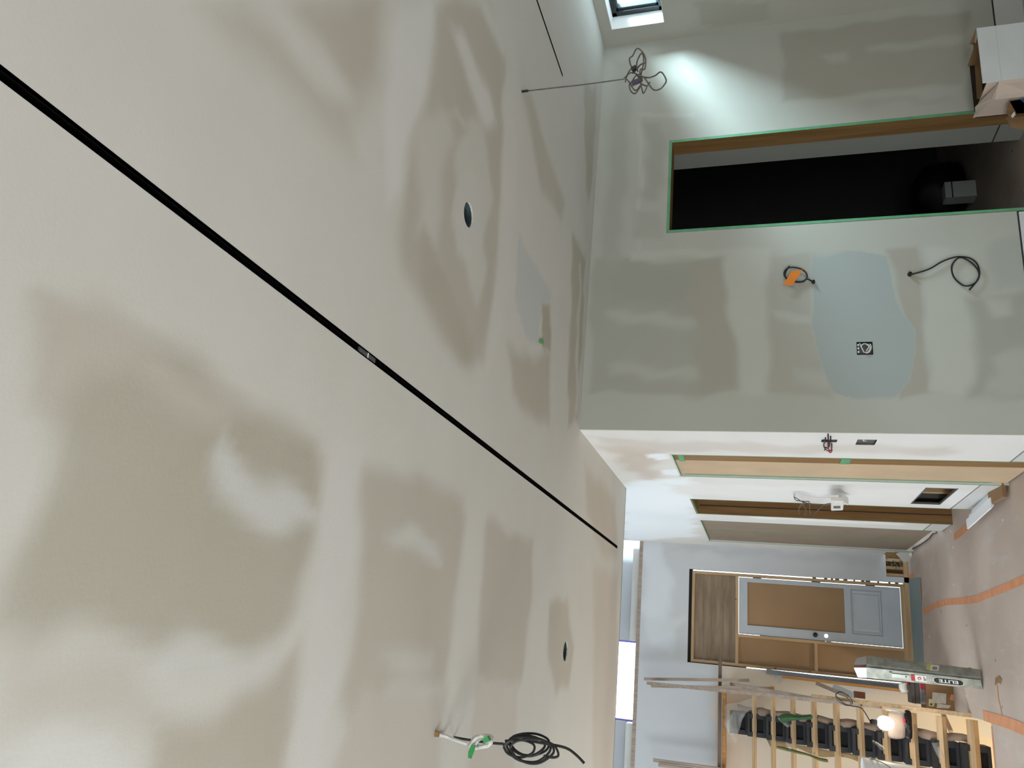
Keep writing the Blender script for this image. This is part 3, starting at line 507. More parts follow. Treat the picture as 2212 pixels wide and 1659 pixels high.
# front wall with the entry
RO = (-.118, .886, .05, 2.259)
FL = [
 ([(1.160,2.765),(1.159,2.578),(0.708,2.459),(0.009,2.439),(0.034,2.695),(0.583,2.758)], (.9, .5, 0), .1, .03),
 ([(1.094,2.523),(1.078,1.903),(1.043,0.282),(1.150,0.277),(1.148,2.211)], (.25, 0, 0), .05, .02),
 ([(0.331,2.732),(0.316,2.295),(0.292,2.295),(0.081,2.723)], (.9, .1, .2), .08, .03),
 ([(0.700,2.563),(0.682,2.458),(0.553,2.480),(0.574,2.533)], (1, .6, 0), .04, .02),
 ([(1.034,2.208),(1.073,1.903),(0.988,1.702),(0.924,1.902),(0.956,2.207)], (.6, .1, 0), .05, .02),
 ([(-0.091,1.965),(-0.112,1.230),(-0.180,0.778),(-0.264,0.517),(-0.213,0.043),(-0.345,-0.320),(-0.887,-1.203),(-1.277,-1.161),(-1.745,1.946)], (.5, 0, 1), .08, .03),  # warm bulb light on the stairwell wall, painted as tan
 ([(-0.131,1.416),(-0.131,1.323),(-0.205,1.231),(-0.237,1.324)], (.1, 0, 0), .02, .01),
]
M_FRONT.node_tree.nodes  # stairwell lower part is tinted tan to imitate the bulb's light
FRX0, FRX1 = -3.2, XH
sheet('wall_front', coords(FRX0, FRX1, .035, (RO[0], RO[1], -1.6, .94)), coords(-2.3, 2.79, .035, (RO[2], RO[3], .217, .05, 0)), lambda u, v: (u, YF, v), drywall('front wall board', 'b6b9be', 'ced3d8', 'd6dee6', .12, 'd6c2a2'), rects=((RO[0], RO[1], .0, RO[3]), (.94, 2, 0, .217)), layers=FL, base=(.55, 0, 0), thick=.012, flip=True, label='grey white front wall around the entry door')
MB().box(FRX0, XH+.1, YF-.003, YF+.12, 2.79, 2.83).build('trim_8', M_WG, kind='structure', label='bare lumber plate on top of the front wall')
MB().box(FRX0, RO[0]-.012, YF+.013, YF+.12, -2.3, 2.79).box(RO[1]+.004, .935, YF+.013, YF+.12, 0.05, 2.79).box(RO[0]-.02, RO[1]+.02, YF+.013, YF+.12, RO[3]+.004, 2.79).build('trim_9', M_DIM, kind='structure', label='core of the front wall')
# upper wall set back, with the bright window
MB().box(FRX0, -.82, YF+.30, YF+.40, 2.6, 5.0).box(.05, XH+.1, YF+.30, YF+.40, 2.6, 5.0).box(-.82, .05, YF+.30, YF+.40, 4.3, 5.0).box(-.82, .05, YF+.30, YF+.40, 2.6, 2.845).build('wall_upper', M_FRONT, kind='structure', label='recessed upper wall above the entry')
MB().box(FRX0, -.82, YF+.12, YF+.30, 2.83, 2.92).box(.05, XH, YF+.12, YF+.30, 2.83, 2.92).build('trim_10', M_WHITE, kind='structure', label='white band under the upper wall')
w2 = empty('window_2', (-.385, YF+.36, 2.85), 'blown out bright window high above the entry door', kind='structure')
f = YF+.33
MB().box(-.82, .05, f, f+.05, 2.846, 2.856).box(-.82, -.80, f, f+.05, 2.856, 4.3).box(.03, .05, f, f+.05, 2.856, 4.3).box(-.82, .05, f, f+.05, 4.28, 4.3).build('window_frame', mat('violet blue film edged frame', '8080d0', .5), w2)
MB().box(-.80, .03, f+.02, f+.024, 2.856, 4.28).build('pane', M_GLASS, w2)
# stair hall shell
MB().box(FRX0, XH+.1, YE, YF+.5, 4.9, 5.0).build('ceiling_upper', M_WHITE, kind='structure', label='high ceiling of the stair hall')
MB().box(XL, XH+.1, YE, YE+.1, ZC+.3, 5.0).build('wall_gallery', M_WHITE, kind='structure', label='upper wall over the edge of the low ceiling')
MB().box(XL-.1, XL, YB, YF+.4, -2.3, 5.0).build('wall_left', M_WHITE, kind='structure', label='far side wall left of the stairs')
MB().box(XL, XR+.2, YB-.1, YB, 0, ZC+.2).build('wall_back', M_WHITE, kind='structure', label='wall behind the camera')

# floor with the stair opening
WX, WYA = -.275, 6.46
MB().box(XL, XR, YB, WYA, -.25, 0).box(WX, 1.5, WYA, YF, -.25, 0).box(XL, -1.9, WYA, YF, -.25, 0).box(1.3, 4.9, YM+.1, 6.62, -.25, -.0005).build('floor', M_FLOOR, kind='structure', label='dusty board covered floor with the stair opening')
MB().box(WX-.0, 1.3, YF, YF+.12, -.02, .05).build('trim_11', M_WX, kind='structure', label='bottom plate of the front wall')
MB().box(XL, 1.2, 5.2, YF+.3, -2.35, -2.3).build('floor_lower', mat('lower floor slab', '8f8372', .8, noise=.1), kind='structure', label='lower level floor under the stairs')
MB().box(WX, WX+.02, WYA, YF, -2.3, -.25).box(-1.92, -1.9, WYA, YF, -2.3, -.25).box(XL, 1.2, 5.2, 5.22, -2.3, -.25).build('wall_lower', mat('lower level wall', 'd8c49c', .85, noise=.05), kind='structure', label='tan lower level walls beside the stairs')

# stud cavity at the hall corner
e = empty('stud_cavity', (1.06, YF+.03, .05), 'opened wall corner with bare studs and insulation beside the floor', 'wall opening')
for k, x in enumerate((.945, 1.02, 1.10)):
    MB().box(x, x+.030, YF+.02, YF+.09, .05, .4).build('stud', M_WZ, e)
MB().box(.94, 1.3, YF+.09, YF+.1, 0.05, .4).build('sheathing', M_JAMB, e)
mb = MB()
for k in range(26):
    a = Vector((1.05+rnd.random()*.11, YF+.015+rnd.random()*.05, .07+rnd.random()*.14)); q = a+Vector((rnd.uniform(-.05, .05), rnd.uniform(-.02, .01), rnd.uniform(-.05, .05))); mb.tube([a, (a+q)/2+Vector((.01, -.01, .01)), q], .004, 5, 2)
o = mb.build('insulation', mat('grey green insulation', '7a7a66', .9, noise=.4, scale=30), e); o['kind'] = 'stuff'
MB().bar((1.10, 9.15, .012), (1.165, 9.02, .10), .10, .006, (1, 0, .3)).build('drywall_scrap', M_WHITE, label='small white drywall scrap leaning in the hall corner', cat='scrap')


# ------------------------------------------------------------------ entry: temporary framing, boards and door
d5 = empty('door_5', (.39, YF, .05), 'temporary entry framed in lumber with grey door and boarded sides', kind='structure')
y0, y1 = YF+.02, YF+.07
LF = .030
X0, X1 = -.109, .870              # outer faces of the temporary frame; daylight shows at its sides
MB().box(X0, X0+LF, y0, y1, .05, 2.225).build('side_stud', M_WZ, d5)
MB().box(X1-LF, X1, y0, y1, .05, 2.225).build('side_stud', M_WZ, d5)
MB().box(X0+LF, X1-LF, y0, y1, 2.195, 2.225).build('top_rail', M_WX, d5)
MB().box(X0+LF, X1-LF, y0, y1, 1.722, 1.755).build('cross_rail', M_WX, d5)
MB().box(.196, .226, y0, y1, .085, 1.722).build('door_stud', M_WZ, d5)
MB().box(X0+LF, .196, y0, y1, .920, .950).build('side_rail', M_WX, d5)
MB().box(X0+LF, X1-LF, y0, y1, .05, .085).build('sill_plate', M_WX, d5)
zz = [1.755, 1.885, 2.015, 2.10, 2.195]
for a, b in zip(zz, zz[1:]):
    MB().box(X0+LF, X1-LF, y0+.03, y0+.045, a, b).build('board', M_PLANK, d5, bevel=.0022)
MB().box(X0+LF, .196, y0+.030, y0+.040, .950, 1.722).build('plywood_panel', M_BRN, d5)
MB().box(X0+LF, .196, y0+.030, y0+.040, .085, .920).build('plywood_panel', M_BRN, d5)
MB().box(RO[0]-.02, RO[1]+.01, YF+.075, YF+.12, 2.226, 2.30).build('header_wrap', M_GROOVE, d5)
# the slab: stiles and rails around a papered light and a moulded panel
SX0, SX1, SZ0, SZ1 = .230, .832, .092, 1.7185
sy = y0+.012
mb = MB().box(SX0, .326, sy, sy+.035, SZ0, SZ1).box(.786, SX1, sy, sy+.035, SZ0, SZ1).box(.326, .786, sy, sy+.035, 1.628, SZ1).box(.326, .786, sy, sy+.035, .572, .638).box(.326, .786, sy, sy+.035, SZ0, .273)
ds = mb.build('door_slab', M_DOOR, d5)
MB().box(.326, .786, sy+.015, sy+.02, .638, 1.628).build('paper_light', M_BRN, ds)
mb = MB()
for k, (g, dd) in enumerate(((0, .012), (.018, .004), (.036, .010))):
    a, b, c, d = .326+g, .786-g, .273+g*.6, .572-g*.6; g2 = .018; a2, b2, c2, d2_ = a+g2, b-g2, c+g2*.6, d-g2*.6; dn = (.004, .010, .003)[k]
    P = [(a, c), (b, c), (b, d), (a, d)]; Q = [(a2, c2), (b2, c2), (b2, d2_), (a2, d2_)]
    mb.add([(x, sy+dd, z) for x, z in P]+[(x, sy+dn, z) for x, z in Q], [(i, (i+1) % 4, 4+(i+1) % 4, 4+i) for i in range(4)])
mb.add([(.38, sy+.003, .305), (.732, sy+.003, .305), (.732, sy+.003, .540), (.38, sy+.003, .540)], [(0, 1, 2, 3)])
mb.build('moulded_panel', M_DOOR, ds)
MB().lathe([(.022, 0), (.022, -.006), (.010, -.010), (.010, -.022), (.021, -.03), (.024, -.042), (.018, -.052), (.0001, -.055)], (.283, sy, .937), (0, 1, 0), 18).build('door_knob', mat('dark bronze', '4a4038', .3, .8), ds, smooth=True)
MB().lathe([(.020, 0), (.020, -.004), (.0001, -.004)], (.283, sy, .828), (0, 1, 0), 18).build('lock_bore_glow', mat('glow in place of lock bore daylight', 'f4f8ff', .5, emit=1.2), ds)  # no hole is cut; a glowing disc stands in for daylight
MB().box(RO[0]-.01, X0, y0+.01, y1, 1.64, 2.22).build('gap_filler', M_DARK, d5)
MB().box(.226, .2305, sy, sy+.03, .84, 1.50).build('gap_filler', M_DARK, d5)
rr = random.Random(9); zq = .10
while zq < 1.0:
    MB().box(X1+.002, RO[1]-.002, y0+.01, y1, zq, zq+rr.uniform(.015, .05)).build('gap_filler', M_JAMB, d5); zq += rr.uniform(.05, .12)
for z in (1.48, .87, .33):
    MB().box(.8322, .8398, sy-.002, sy+.03, z, z+.09).build('hinge', M_DARK, ds)
MB().box(.2265, .2295, sy-.002, sy+.02, .78, .83).build('strike_plate', M_METAL, ds)

# teal threshold sheet and tapes on the floor
tag(MB().prism([(.10, 8.74, .001), (.88, 8.62, .001), (.93, YF, .001), (.0, YF, .001)], (0, 0, .004)).build('floor_mat', mat('teal underlay sheet', '7f9296', .6, noise=.1, scale=4)), 'grey teal underlay sheet on the floor below the entry door', 'mat')
def ribbon(nm, pts, w, m, lab, z=.0012, cat='tape'):
    P = [Vector((p[0], p[1], 0)) for p in pts]; mb = MB(); L_, R_ = [], []
    for i, p in enumerate(P):
        d = (P[min(i+1, len(P)-1)]-P[max(i-1, 0)]).normalized(); q = Vector((-d.y, d.x, 0))*w/2; L_.append(p+q); R_.append(p-q)
    n = len(P); v = [(p.x, p.y, z) for p in L_]+[(p.x, p.y, z) for p in R_]+[(p.x, p.y, z+.001) for p in L_]+[(p.x, p.y, z+.001) for p in R_]
    f = []
    for i in range(n-1): f += [(i, i+1, n+i+1, n+i), (2*n+i, 3*n+i, 3*n+i+1, 2*n+i+1), (i, 2*n+i, 2*n+i+1, i+1), (n+i, n+i+1, 3*n+i+1, 3*n+i)]
    f += [(0, n, 3*n, 2*n), (n-1, 3*n-1, 4*n-1, 2*n-1)][:1]
    mb.add(v, f); return tag(mb.build(nm, m), lab, cat)
ribbon('tape_strip', [(0.562,8.604),(0.585,8.044),(0.587,7.560),(0.558,6.988),(0.544,6.563),(0.556,6.181),(0.567,5.790),(0.581,5.428),(0.588,5.026)], .05, M_ORANGE, 'long curving orange tape strip in the middle of the floor')
ribbon('tape_strip.001', [(1.063,7.093),(1.066,6.805),(1.093,6.461)], .055, M_ORANGE, 'short orange tape strip beside the open hall doorway')
ribbon('tape_strip.002', [(-0.242,6.650),(-0.246,6.351),(-0.249,6.030),(-0.261,5.727),(-0.266,5.328)], .07, M_ORANGE, 'orange tape strip running from the stair opening toward the front')
ribbon('tape_strip.003', [(-.300, 6.452), (-.7, 6.445), (-1.4, 6.44)], .03, M_ORANGE, 'orange tape edging the front lip of the stair opening')
ribbon('tape_strip.004', [(0.904,9.309),(0.912,8.976)], .12, M_ORANGE, 'small orange tape piece at the foot of the stud cavity')
ribbon('tape_strip.005', [(0.854,8.616),(0.655,8.641)], .02, M_ORANGE, 'thin orange tape along the near edge of the teal sheet', z=.0055)
ribbon('tape_strip.006', [(-0.025,6.216),(-0.116,6.215),(-0.212,6.162)], .02, M_ORANGE, 'faint thin orange tape leading to the torn cardboard scrap')
tag(MB().prism([(p[0], p[1], .001) for p in [(0.015,6.235),(0.029,6.141),(0.007,6.084),(-0.022,6.127),(-0.009,6.177),(-0.032,6.263)]], (0, 0, .003)).build('cardboard_scrap', M_CARD), 'torn brown cardboard scrap on the floor before the ladder', 'scrap')
for i, (x, y, s_) in enumerate([(2045, 1285, .012), (2084, 1415, .02), (2096, 1408, .012), (2175, 1425, .012), (2190, 1502, .012), (2012, 1275, .010), (2065, 1215, .010), (2122, 1225, .010)]):
    pass

# ------------------------------------------------------------------ packing strips on the hall floor
e = empty('panel_stack', [(1.157,6.149,0.000)][0], 'short stack of white strips lying along the hall baseboard', 'panel')
pa, pb = Vector([(1.092,6.296,0.030)][0]), Vector([(1.131,5.756,0.030)][0])
for k in range(3):
    MB().bar(pa+Vector((-.02*k, .04*k, .008+.011*k)), pb+Vector((-.02*k, -.02*k, .008+.011*k)), .10-.016*k, .009).build('strip', mat('white strip', 'eceff4', .5), e)
MB().bar(pb+Vector((0, .01, .02)), Vector([(1.137,5.517,0.030)][0])+Vector((0, 0, .0)), .09, .022).build('cardboard_piece', M_CARD, e)
MB().tube([(x, y, .008) for x, y in [(1.216,9.581),(1.193,8.872),(1.183,8.376),(1.185,8.036),(1.202,7.860),(1.188,7.702)]], .006, 6).build('floor_cable', M_BCABLE, label='thin dark cable running along the floor under the papered double doors', cat='cable')

# ------------------------------------------------------------------ cables on the walls
def cable(nm, pts, r, m, lab, parent=None, cat='cable', **k):
    return MB().tube(pts, r, 6, 5).build(nm, m, parent, label=lab, cat=cat if parent is None else None, loc=pts[0] if parent is None else None, **k)
def coil(c, r1, r2, turns, ua, va, nrm, seed, jit=.006, n=14, off=.004):
    R = random.Random(seed); o = []
    for i in range(int(n*turns)+1):
        a = 2*math.pi*i/n; k = 1+R.uniform(-.04, .04)
        o.append(Vector(c)+Vector(ua)*math.cos(a)*r1*k+Vector(va)*math.sin(a)*r2*k+Vector(nrm)*(R.uniform(-jit, jit)+off*i/n))
    return o
Y_ = YM-.015
e = empty('coiled_cable', (2.074, YM, .698), 'thin black cable ending in a round loop low on the patched wall', 'cable')
p = [(2.066,4.285,0.701),(2.069,4.285,0.660),(2.089,4.285,0.602),(2.127,4.285,0.543),(2.149,4.285,0.486),(2.152,4.285,0.446),(2.138,4.285,0.402),(2.103,4.285,0.374),(2.048,4.285,0.368),(2.006,4.285,0.382),(1.983,4.285,0.410),(1.979,4.285,0.443),(2.005,4.285,0.474),(2.041,4.285,0.493),(2.088,4.285,0.497),(2.124,4.285,0.483),(2.147,4.285,0.453),(2.128,4.285,0.416),(2.090,4.285,0.384),(2.048,4.285,0.370),(2.008,4.285,0.382),(1.954,4.285,0.423)]
p[0] = (p[0][0], YM, p[0][2]); MB().tube(p, .0045, 6, 4).build('cable', M_BCABLE, e)
MB().lathe([(.012, 0), (.010, -.02), (.004, -.03)], (p[0][0], YM, p[0][2]), (0, 1, 0), 10).build('grommet', M_BCABLE, e)
e = empty('coiled_cable', (2.051, YM, 1.197), 'small black cable coil with an orange tag above the primed patch', 'cable')
p = [(2.043,4.285,1.195),(2.053,4.285,1.215),(2.057,4.285,1.234),(2.043,4.285,1.249),(2.042,4.285,1.284),(2.052,4.285,1.318),(2.077,4.285,1.345),(2.107,4.285,1.350),(2.132,4.285,1.332),(2.136,4.285,1.297),(2.122,4.285,1.257),(2.094,4.285,1.231),(2.065,4.285,1.231),(2.046,4.285,1.256),(2.048,4.285,1.298),(2.071,4.285,1.338),(2.100,4.285,1.345),(2.146,4.285,1.322)]
p[0] = (p[0][0], YM, p[0][2]); MB().tube(p, .0045, 6, 4).build('cable', M_BCABLE, e)
MB().lathe([(.010, 0), (.009, -.018), (.004, -.024)], (p[0][0], YM, p[0][2]), (0, 1, 0), 10).build('grommet', M_BCABLE, e)
MB().prism([(2.104,4.272,1.313),(2.112,4.272,1.253),(2.095,4.272,1.261),(2.014,4.272,1.309),(2.025,4.272,1.361),(2.056,4.272,1.338)], (0, -.002, 0)).build('paper_tag', mat('bright orange tag', 'd87a1c', .6, noise=.08), e)
# junction box in the primed patch
e = empty('wall_box', (1.64, YM, .905), 'open black electrical box with coiled white wires in the primed patch', 'electrical box')
a, b, c, d = OUT
MB().box(a, a+.004, YM-.001, YM+.06, c, d).box(b-.004, b, YM-.001, YM+.06, c, d).box(a, b, YM+.056, YM+.06, c, d).box(a, b, YM-.001, YM+.06, c, c+.004).box(a, b, YM-.001, YM+.06, d-.004, d).build('box', M_BLACK, e)
for k in range(3): MB().box(a+.012+k*.020, a+.022+k*.020, YM-.0015, YM+.004, d-.012, d-.004).build('clamp_tab', M_PLASTIC, e)
for k, pts in enumerate(([(1.668,4.298,0.969),(1.643,4.298,0.961),(1.616,4.298,0.950)], [(1.629,4.296,0.957),(1.653,4.296,0.961),(1.664,4.296,0.946),(1.655,4.296,0.924),(1.636,4.296,0.920),(1.615,4.296,0.932),(1.616,4.296,0.951),(1.637,4.296,0.957)], [(1.662,4.294,0.919),(1.641,4.294,0.913),(1.614,4.294,0.926),(1.609,4.294,0.942)], [(1.619,4.292,0.939),(1.646,4.292,0.925),(1.657,4.292,0.938)])):
    MB().tube(pts, .0028, 6).build('wire', M_WCABLE, e)
# cable hanging from the ceiling before the doorway wall
e = empty('hanging_cable', (2.293, 2.735, ZC), 'grey cable hanging by the slot window with a tangled bundle at its end', 'cable')
p = [(2.293,2.735,2.490),(2.291,2.735,2.337),(2.289,2.735,2.192),(2.292,2.735,2.031)]; p = [(2.293, 2.735, ZC)]+p[1:]
MB().tube(p, .0032, 6, 3).build('cable', M_GCABLE, e)
MB().tube([(2.293, 2.735, ZC), (2.293, 2.735, ZC-.03)], .006, 6, 0).build('cable_tie', M_BCABLE, e)
def loop(px, seed, dy=.03):
    R = random.Random(seed); return [Vector(q)+Vector((0, R.uniform(-dy, dy), 0)) for q in px]
Lp = [[(2.292,2.735,2.031),(2.315,2.735,2.026),(2.331,2.735,2.009),(2.333,2.735,1.990),(2.355,2.735,2.006),(2.390,2.735,2.014),(2.423,2.735,2.005),(2.433,2.735,1.982),(2.417,2.735,1.958),(2.382,2.735,1.946),(2.351,2.735,1.951),(2.334,2.735,1.962),(2.305,2.735,1.965),(2.277,2.735,1.962)],
      [(2.277,2.735,1.962),(2.301,2.735,1.933),(2.303,2.735,1.904),(2.292,2.735,1.875),(2.261,2.735,1.855),(2.234,2.735,1.862),(2.225,2.735,1.882),(2.236,2.735,1.912),(2.264,2.735,1.942),(2.277,2.735,1.962)],
      [(2.276,2.735,1.960),(2.264,2.735,1.938),(2.237,2.735,1.919),(2.224,2.735,1.927),(2.223,2.735,1.950),(2.245,2.735,1.958),(2.277,2.735,1.964)],
      [(2.281,2.735,1.962),(2.271,2.735,1.987),(2.259,2.735,2.006),(2.236,2.735,2.005),(2.216,2.735,1.985),(2.215,2.735,1.961),(2.233,2.735,1.952),(2.242,2.735,1.986),(2.265,2.735,2.010),(2.287,2.735,2.029)],
      [(2.307,2.735,1.973),(2.343,2.735,1.978),(2.384,2.735,1.976),(2.396,2.735,1.961),(2.370,2.735,1.950),(2.340,2.735,1.954),(2.311,2.735,1.969),(2.283,2.735,1.972)],
      [(2.303,2.735,2.030),(2.326,2.735,2.021),(2.335,2.735,2.002),(2.329,2.735,1.982),(2.310,2.735,1.965),(2.291,2.735,1.960),(2.279,2.735,1.976),(2.268,2.735,1.999)],
      [(2.330,2.735,2.001),(2.351,2.735,1.984),(2.354,2.735,1.967),(2.350,2.735,1.945)]]
for k, q in enumerate(Lp): MB().tube(loop(q, k), .0031, 6, 5).build('cable_loop', M_GCABLE, e)
MB().bar([(2.251,2.720,1.996)][0], [(2.264,2.720,1.959)][0], .016, .016).build('tape_wrap', mat('dark violet grey tape', '45404c', .6), e)
MB().bar([(2.322,2.720,1.999)][0], [(2.333,2.720,1.980)][0], .016, .016).build('tape_wrap', M_BCABLE, e)
# coils at the lower left of the ceiling
e = empty('hanging_coil', (-.353, 2.73, ZC), 'black cable hanging from the ceiling in a long oval coil', 'cable')
p = [(-.353, 2.73, ZC)]+[(-0.354,2.730,2.438),(-0.354,2.730,2.358),(-0.351,2.730,2.312)]; MB().tube(p, .0045, 6, 4).build('cable', M_BCABLE, e)
cc = [Vector(q) for q in [(-0.353,2.730,2.302),(-0.336,2.730,2.294),(-0.323,2.730,2.271),(-0.316,2.730,2.231),(-0.315,2.730,2.192),(-0.327,2.730,2.159),(-0.345,2.730,2.150),(-0.366,2.730,2.164),(-0.384,2.730,2.194),(-0.391,2.730,2.225),(-0.387,2.730,2.257),(-0.375,2.730,2.284)]]
for k in range(5):
    R = random.Random(k+3); c0 = sum(cc, Vector())/len(cc); sc = (1, .96, .80, .90, .70)[k]; sh = Vector((R.uniform(-.01, .012), R.uniform(-.04, .04), (-.0, -.02, .012, .004, .022)[k]))
    q = [c0+(v-c0)*sc*(1+R.uniform(-.04, .05))+sh for v in cc]; MB().tube(q+[q[0]], .0042, 6, 4).build('coil_loop', M_BCABLE, e)
MB().tube([(-0.322,2.700,2.163),(-0.329,2.700,2.135),(-0.344,2.700,2.120),(-0.360,2.700,2.116),(-0.367,2.700,2.133),(-0.366,2.700,2.164)], .0042, 6, 4).build('coil_loop', M_BCABLE, e)
MB().tube([(-0.342,2.730,2.307),(-0.332,2.730,2.246),(-0.333,2.730,2.166),(-0.337,2.730,2.100),(-0.354,2.730,2.063),(-0.375,2.730,2.035)], .0048, 6, 4).build('cable_end', M_BCABLE, e)
e = empty('hanging_coil', (-.327, 2.55, ZC), 'small white cable coil with green tape hanging beside the black coil', 'cable')
p = [(-.327, 2.55, ZC)]+[(-0.338,2.620,2.481),(-0.346,2.620,2.442),(-0.352,2.620,2.401)]; MB().tube(p, .006, 6, 4).build('cable', M_WCABLE, e)
cc = [Vector(q) for q in [(-0.365,2.660,2.411),(-0.348,2.660,2.403),(-0.331,2.660,2.386),(-0.324,2.660,2.362),(-0.329,2.660,2.344),(-0.340,2.660,2.339),(-0.354,2.660,2.351),(-0.362,2.660,2.374),(-0.369,2.660,2.398)]]
for k in range(5):
    R = random.Random(k+13); c0 = sum(cc, Vector())/len(cc); sc = 1-.05*k
    q = [c0+(v-c0)*sc*(1+R.uniform(-.05, .05))+Vector((0, R.uniform(-.02, .02), -.004*k)) for v in cc]; MB().tube(q+[q[0]], .006, 6, 4).build('coil_loop', M_WCABLE, e)
MB().prism([(-0.357,2.640,2.392),(-0.354,2.640,2.378),(-0.371,2.640,2.381),(-0.397,2.640,2.389),(-0.395,2.640,2.400),(-0.376,2.640,2.401)], (0, -.004, 0)).build('tape_flag', mat('vivid green tape', '2f8a48', .5), e)
MB().bar([(-0.326,2.630,2.344)][0], [(-0.339,2.630,2.336)][0], .022, .02).build('tape_wrap', mat('vivid green tape wrap', '3a9455', .5), e)
MB().box(-.335, -.319, 2.545, 2.56, ZC-.012, ZC).build('knot', M_JAMB, e)
# torn green tape on the ceiling
MB().prism([(x, y, ZC-.001) for x, y in [(1.343,3.330),(1.363,3.375),(1.360,3.403),(1.343,3.391),(1.333,3.359),(1.327,3.326)]], (0, 0, -.004)).build('tape_scrap', mat('green tape scrap', '5f9f66', .6), label='tiny green tape scrap stuck to the ceiling', cat='tape')
# thermostat wire and plate on the hall wall
e = empty('thermostat', (XH, 6.1, .95), 'white device dangling from its wires between two hall doors', 'thermostat')
p = [(XH, 6.159, 1.246)]+[(1.100,5.932,1.243),(1.100,5.961,1.207),(1.100,5.975,1.184),(1.100,6.111,1.200),(1.100,6.353,1.207),(1.100,6.561,1.184),(1.100,6.531,1.155),(1.100,6.299,1.159),(1.100,6.031,1.188),(1.100,5.968,1.153),(1.100,6.252,1.132),(1.100,6.540,1.107),(1.100,6.447,1.082),(1.100,6.194,1.061),(1.100,6.054,1.039),(1.100,6.005,0.990)]
MB().tube(p, .0035, 6, 4).build('wire', M_GCABLE, e); MB().tube([(XH, 6.165, 1.246)]+[(1.110,5.913,1.237),(1.110,6.050,1.190),(1.110,6.110,1.123),(1.110,6.146,1.029),(1.110,6.081,0.996)], .0035, 6, 4).build('wire', M_GCABLE, e)
q = [Vector(v) for v in [(1.050,5.648,1.030),(1.050,6.028,1.002),(1.050,5.989,0.925),(1.050,5.664,0.948)]]
MB().prism(q, (.03, 0, 0)).build('body', M_PLASTIC, e, bevel=.004)
q = [(1.090,5.784,0.971),(1.090,5.780,0.954),(1.090,5.981,0.888),(1.090,6.001,0.895)]; MB().prism(q, (.05, 0, 0)).build('cover', M_PLASTIC, e)
MB().prism([(1.045,5.828,1.002),(1.045,5.901,0.996),(1.045,5.890,0.952),(1.045,5.817,0.958)], (.004, 0, 0)).build('terminal_block', M_METAL, e)

# ------------------------------------------------------------------ stair
def xs(y): return -.034*(y-6.9)
ST = empty('staircase', (-.6, 7.1, 0), 'dark steel spine stair with temporary lumber treads and side rails', 'stairs')
Rz, Gz = .175, .18
RNG = []
for i in range(10):
    y = 7.1+Gz*i; z = -.02+Rz*i; xo = xs(y); m = M_WX
    th = math.radians(40); n = Vector((0, -math.sin(th), math.cos(th)))
    xr = -.292+xo; xl = -1.14+xo
    MB().bar((xl, y, z), (xr, y, z), (.060, .056, .054, .050, .048, .046, .044, .040, .036, .034)[i], (.050, .046, .040, .036, .034, .032, .032, .030, .030, .030)[i], n).build('temporary_tread', M_WX, ST)
MB().bar((-1.25, 8.98, 1.898), (-.012, 8.98, 1.898), .05, .032).build('landing_header', M_WGX, ST)
MB().box(-1.7, -.33, 9.0, YF-.015, 1.84, 1.874).build('landing_edge', M_WO, ST)
# black spine made of box steps with square openings
for i in range(11):
    y = 7.12+Gz*(i-.15); z = -.13+Rz*i; xc = -.575-.05*(y-7.0)*.75; w = .105; h = Rz; dp = Gz*1.02
    mb = MB(); t_ = .024; tx = .044
    mb.box(xc-w, xc+w, y, y+dp, z, z+t_).box(xc-w, xc+w, y, y+dp, z+h-t_, z+h).box(xc-w, xc-w+tx, y, y+dp, z+t_, z+h-t_).box(xc+w-tx, xc+w, y, y+dp, z+t_, z+h-t_)
    sp_ = mb.build('spine_box', M_STEEL, ST, bevel=.0015)
    MB().box(xc-w+tx, xc+w-tx, y+.02, y+.024, z+t_, z+h-t_).build('opening', M_BLACK, sp_)
# paper and film wrap around the spine
def crumple(pts2, thick, m, nm, seed, parent=None, amp=.015, n=5, **k):
    """crumpled strip between two edge polylines"""
    R = random.Random(seed); A, B = pts2; v = []; L_ = len(A)
    for i in range(L_):
        for j in range(n+1):
            t = j/n; p = Vector(A[i])*(1-t)+Vector(B[i])*t; v.append(p+Vector((R.uniform(-amp, amp), R.uniform(-amp, amp)-.03*math.sin(math.pi*t), R.uniform(-amp, amp))))
    f = [(i*(n+1)+j, i*(n+1)+j+1, (i+1)*(n+1)+j+1, (i+1)*(n+1)+j) for i in range(L_-1) for j in range(n)]
    mb = MB().add(v, f); o = mb.build(nm, m, parent, smooth=True, **k); s_ = o.modifiers.new('t', 'SOLIDIFY'); s_.thickness = thick*S; ss = o.modifiers.new('s', 'SUBSURF'); ss.levels = 1; ss.render_levels = 1; return o
def spine_pt(i, dx, dy=0, dz=0):
    y = 7.12+Gz*i; return (-.575-.05*(y-7.0)*.75+dx, y+dy, -.13+Rz*(i+.15)+dz)
A = [spine_pt(i*.5, .105+.04*math.sin(i*1.7)*.5, -.0, .05) for i in range(21)]; B = [spine_pt(i*.5, .165+.02*math.sin(i*2.3), .04, .09) for i in range(21)]
crumple((A, B), .003, mat('brown paper wrap', '8c7868', .8, noise=.2, scale=8, bump=.4), 'paper_wrap', 1, ST, .008)
A = [spine_pt(i*.5, -.11, 0, -.03) for i in range(19)]; B = [spine_pt(i*.5, -.17+.03*math.sin(i*1.3), .03, -.08) for i in range(19)]
crumple((A, B), .003, M_OLIVE, 'paper_wrap', 2, ST, .01)
G2 = mat('dark green paper', '3c6440', .7, noise=.25, scale=12, bump=.4)
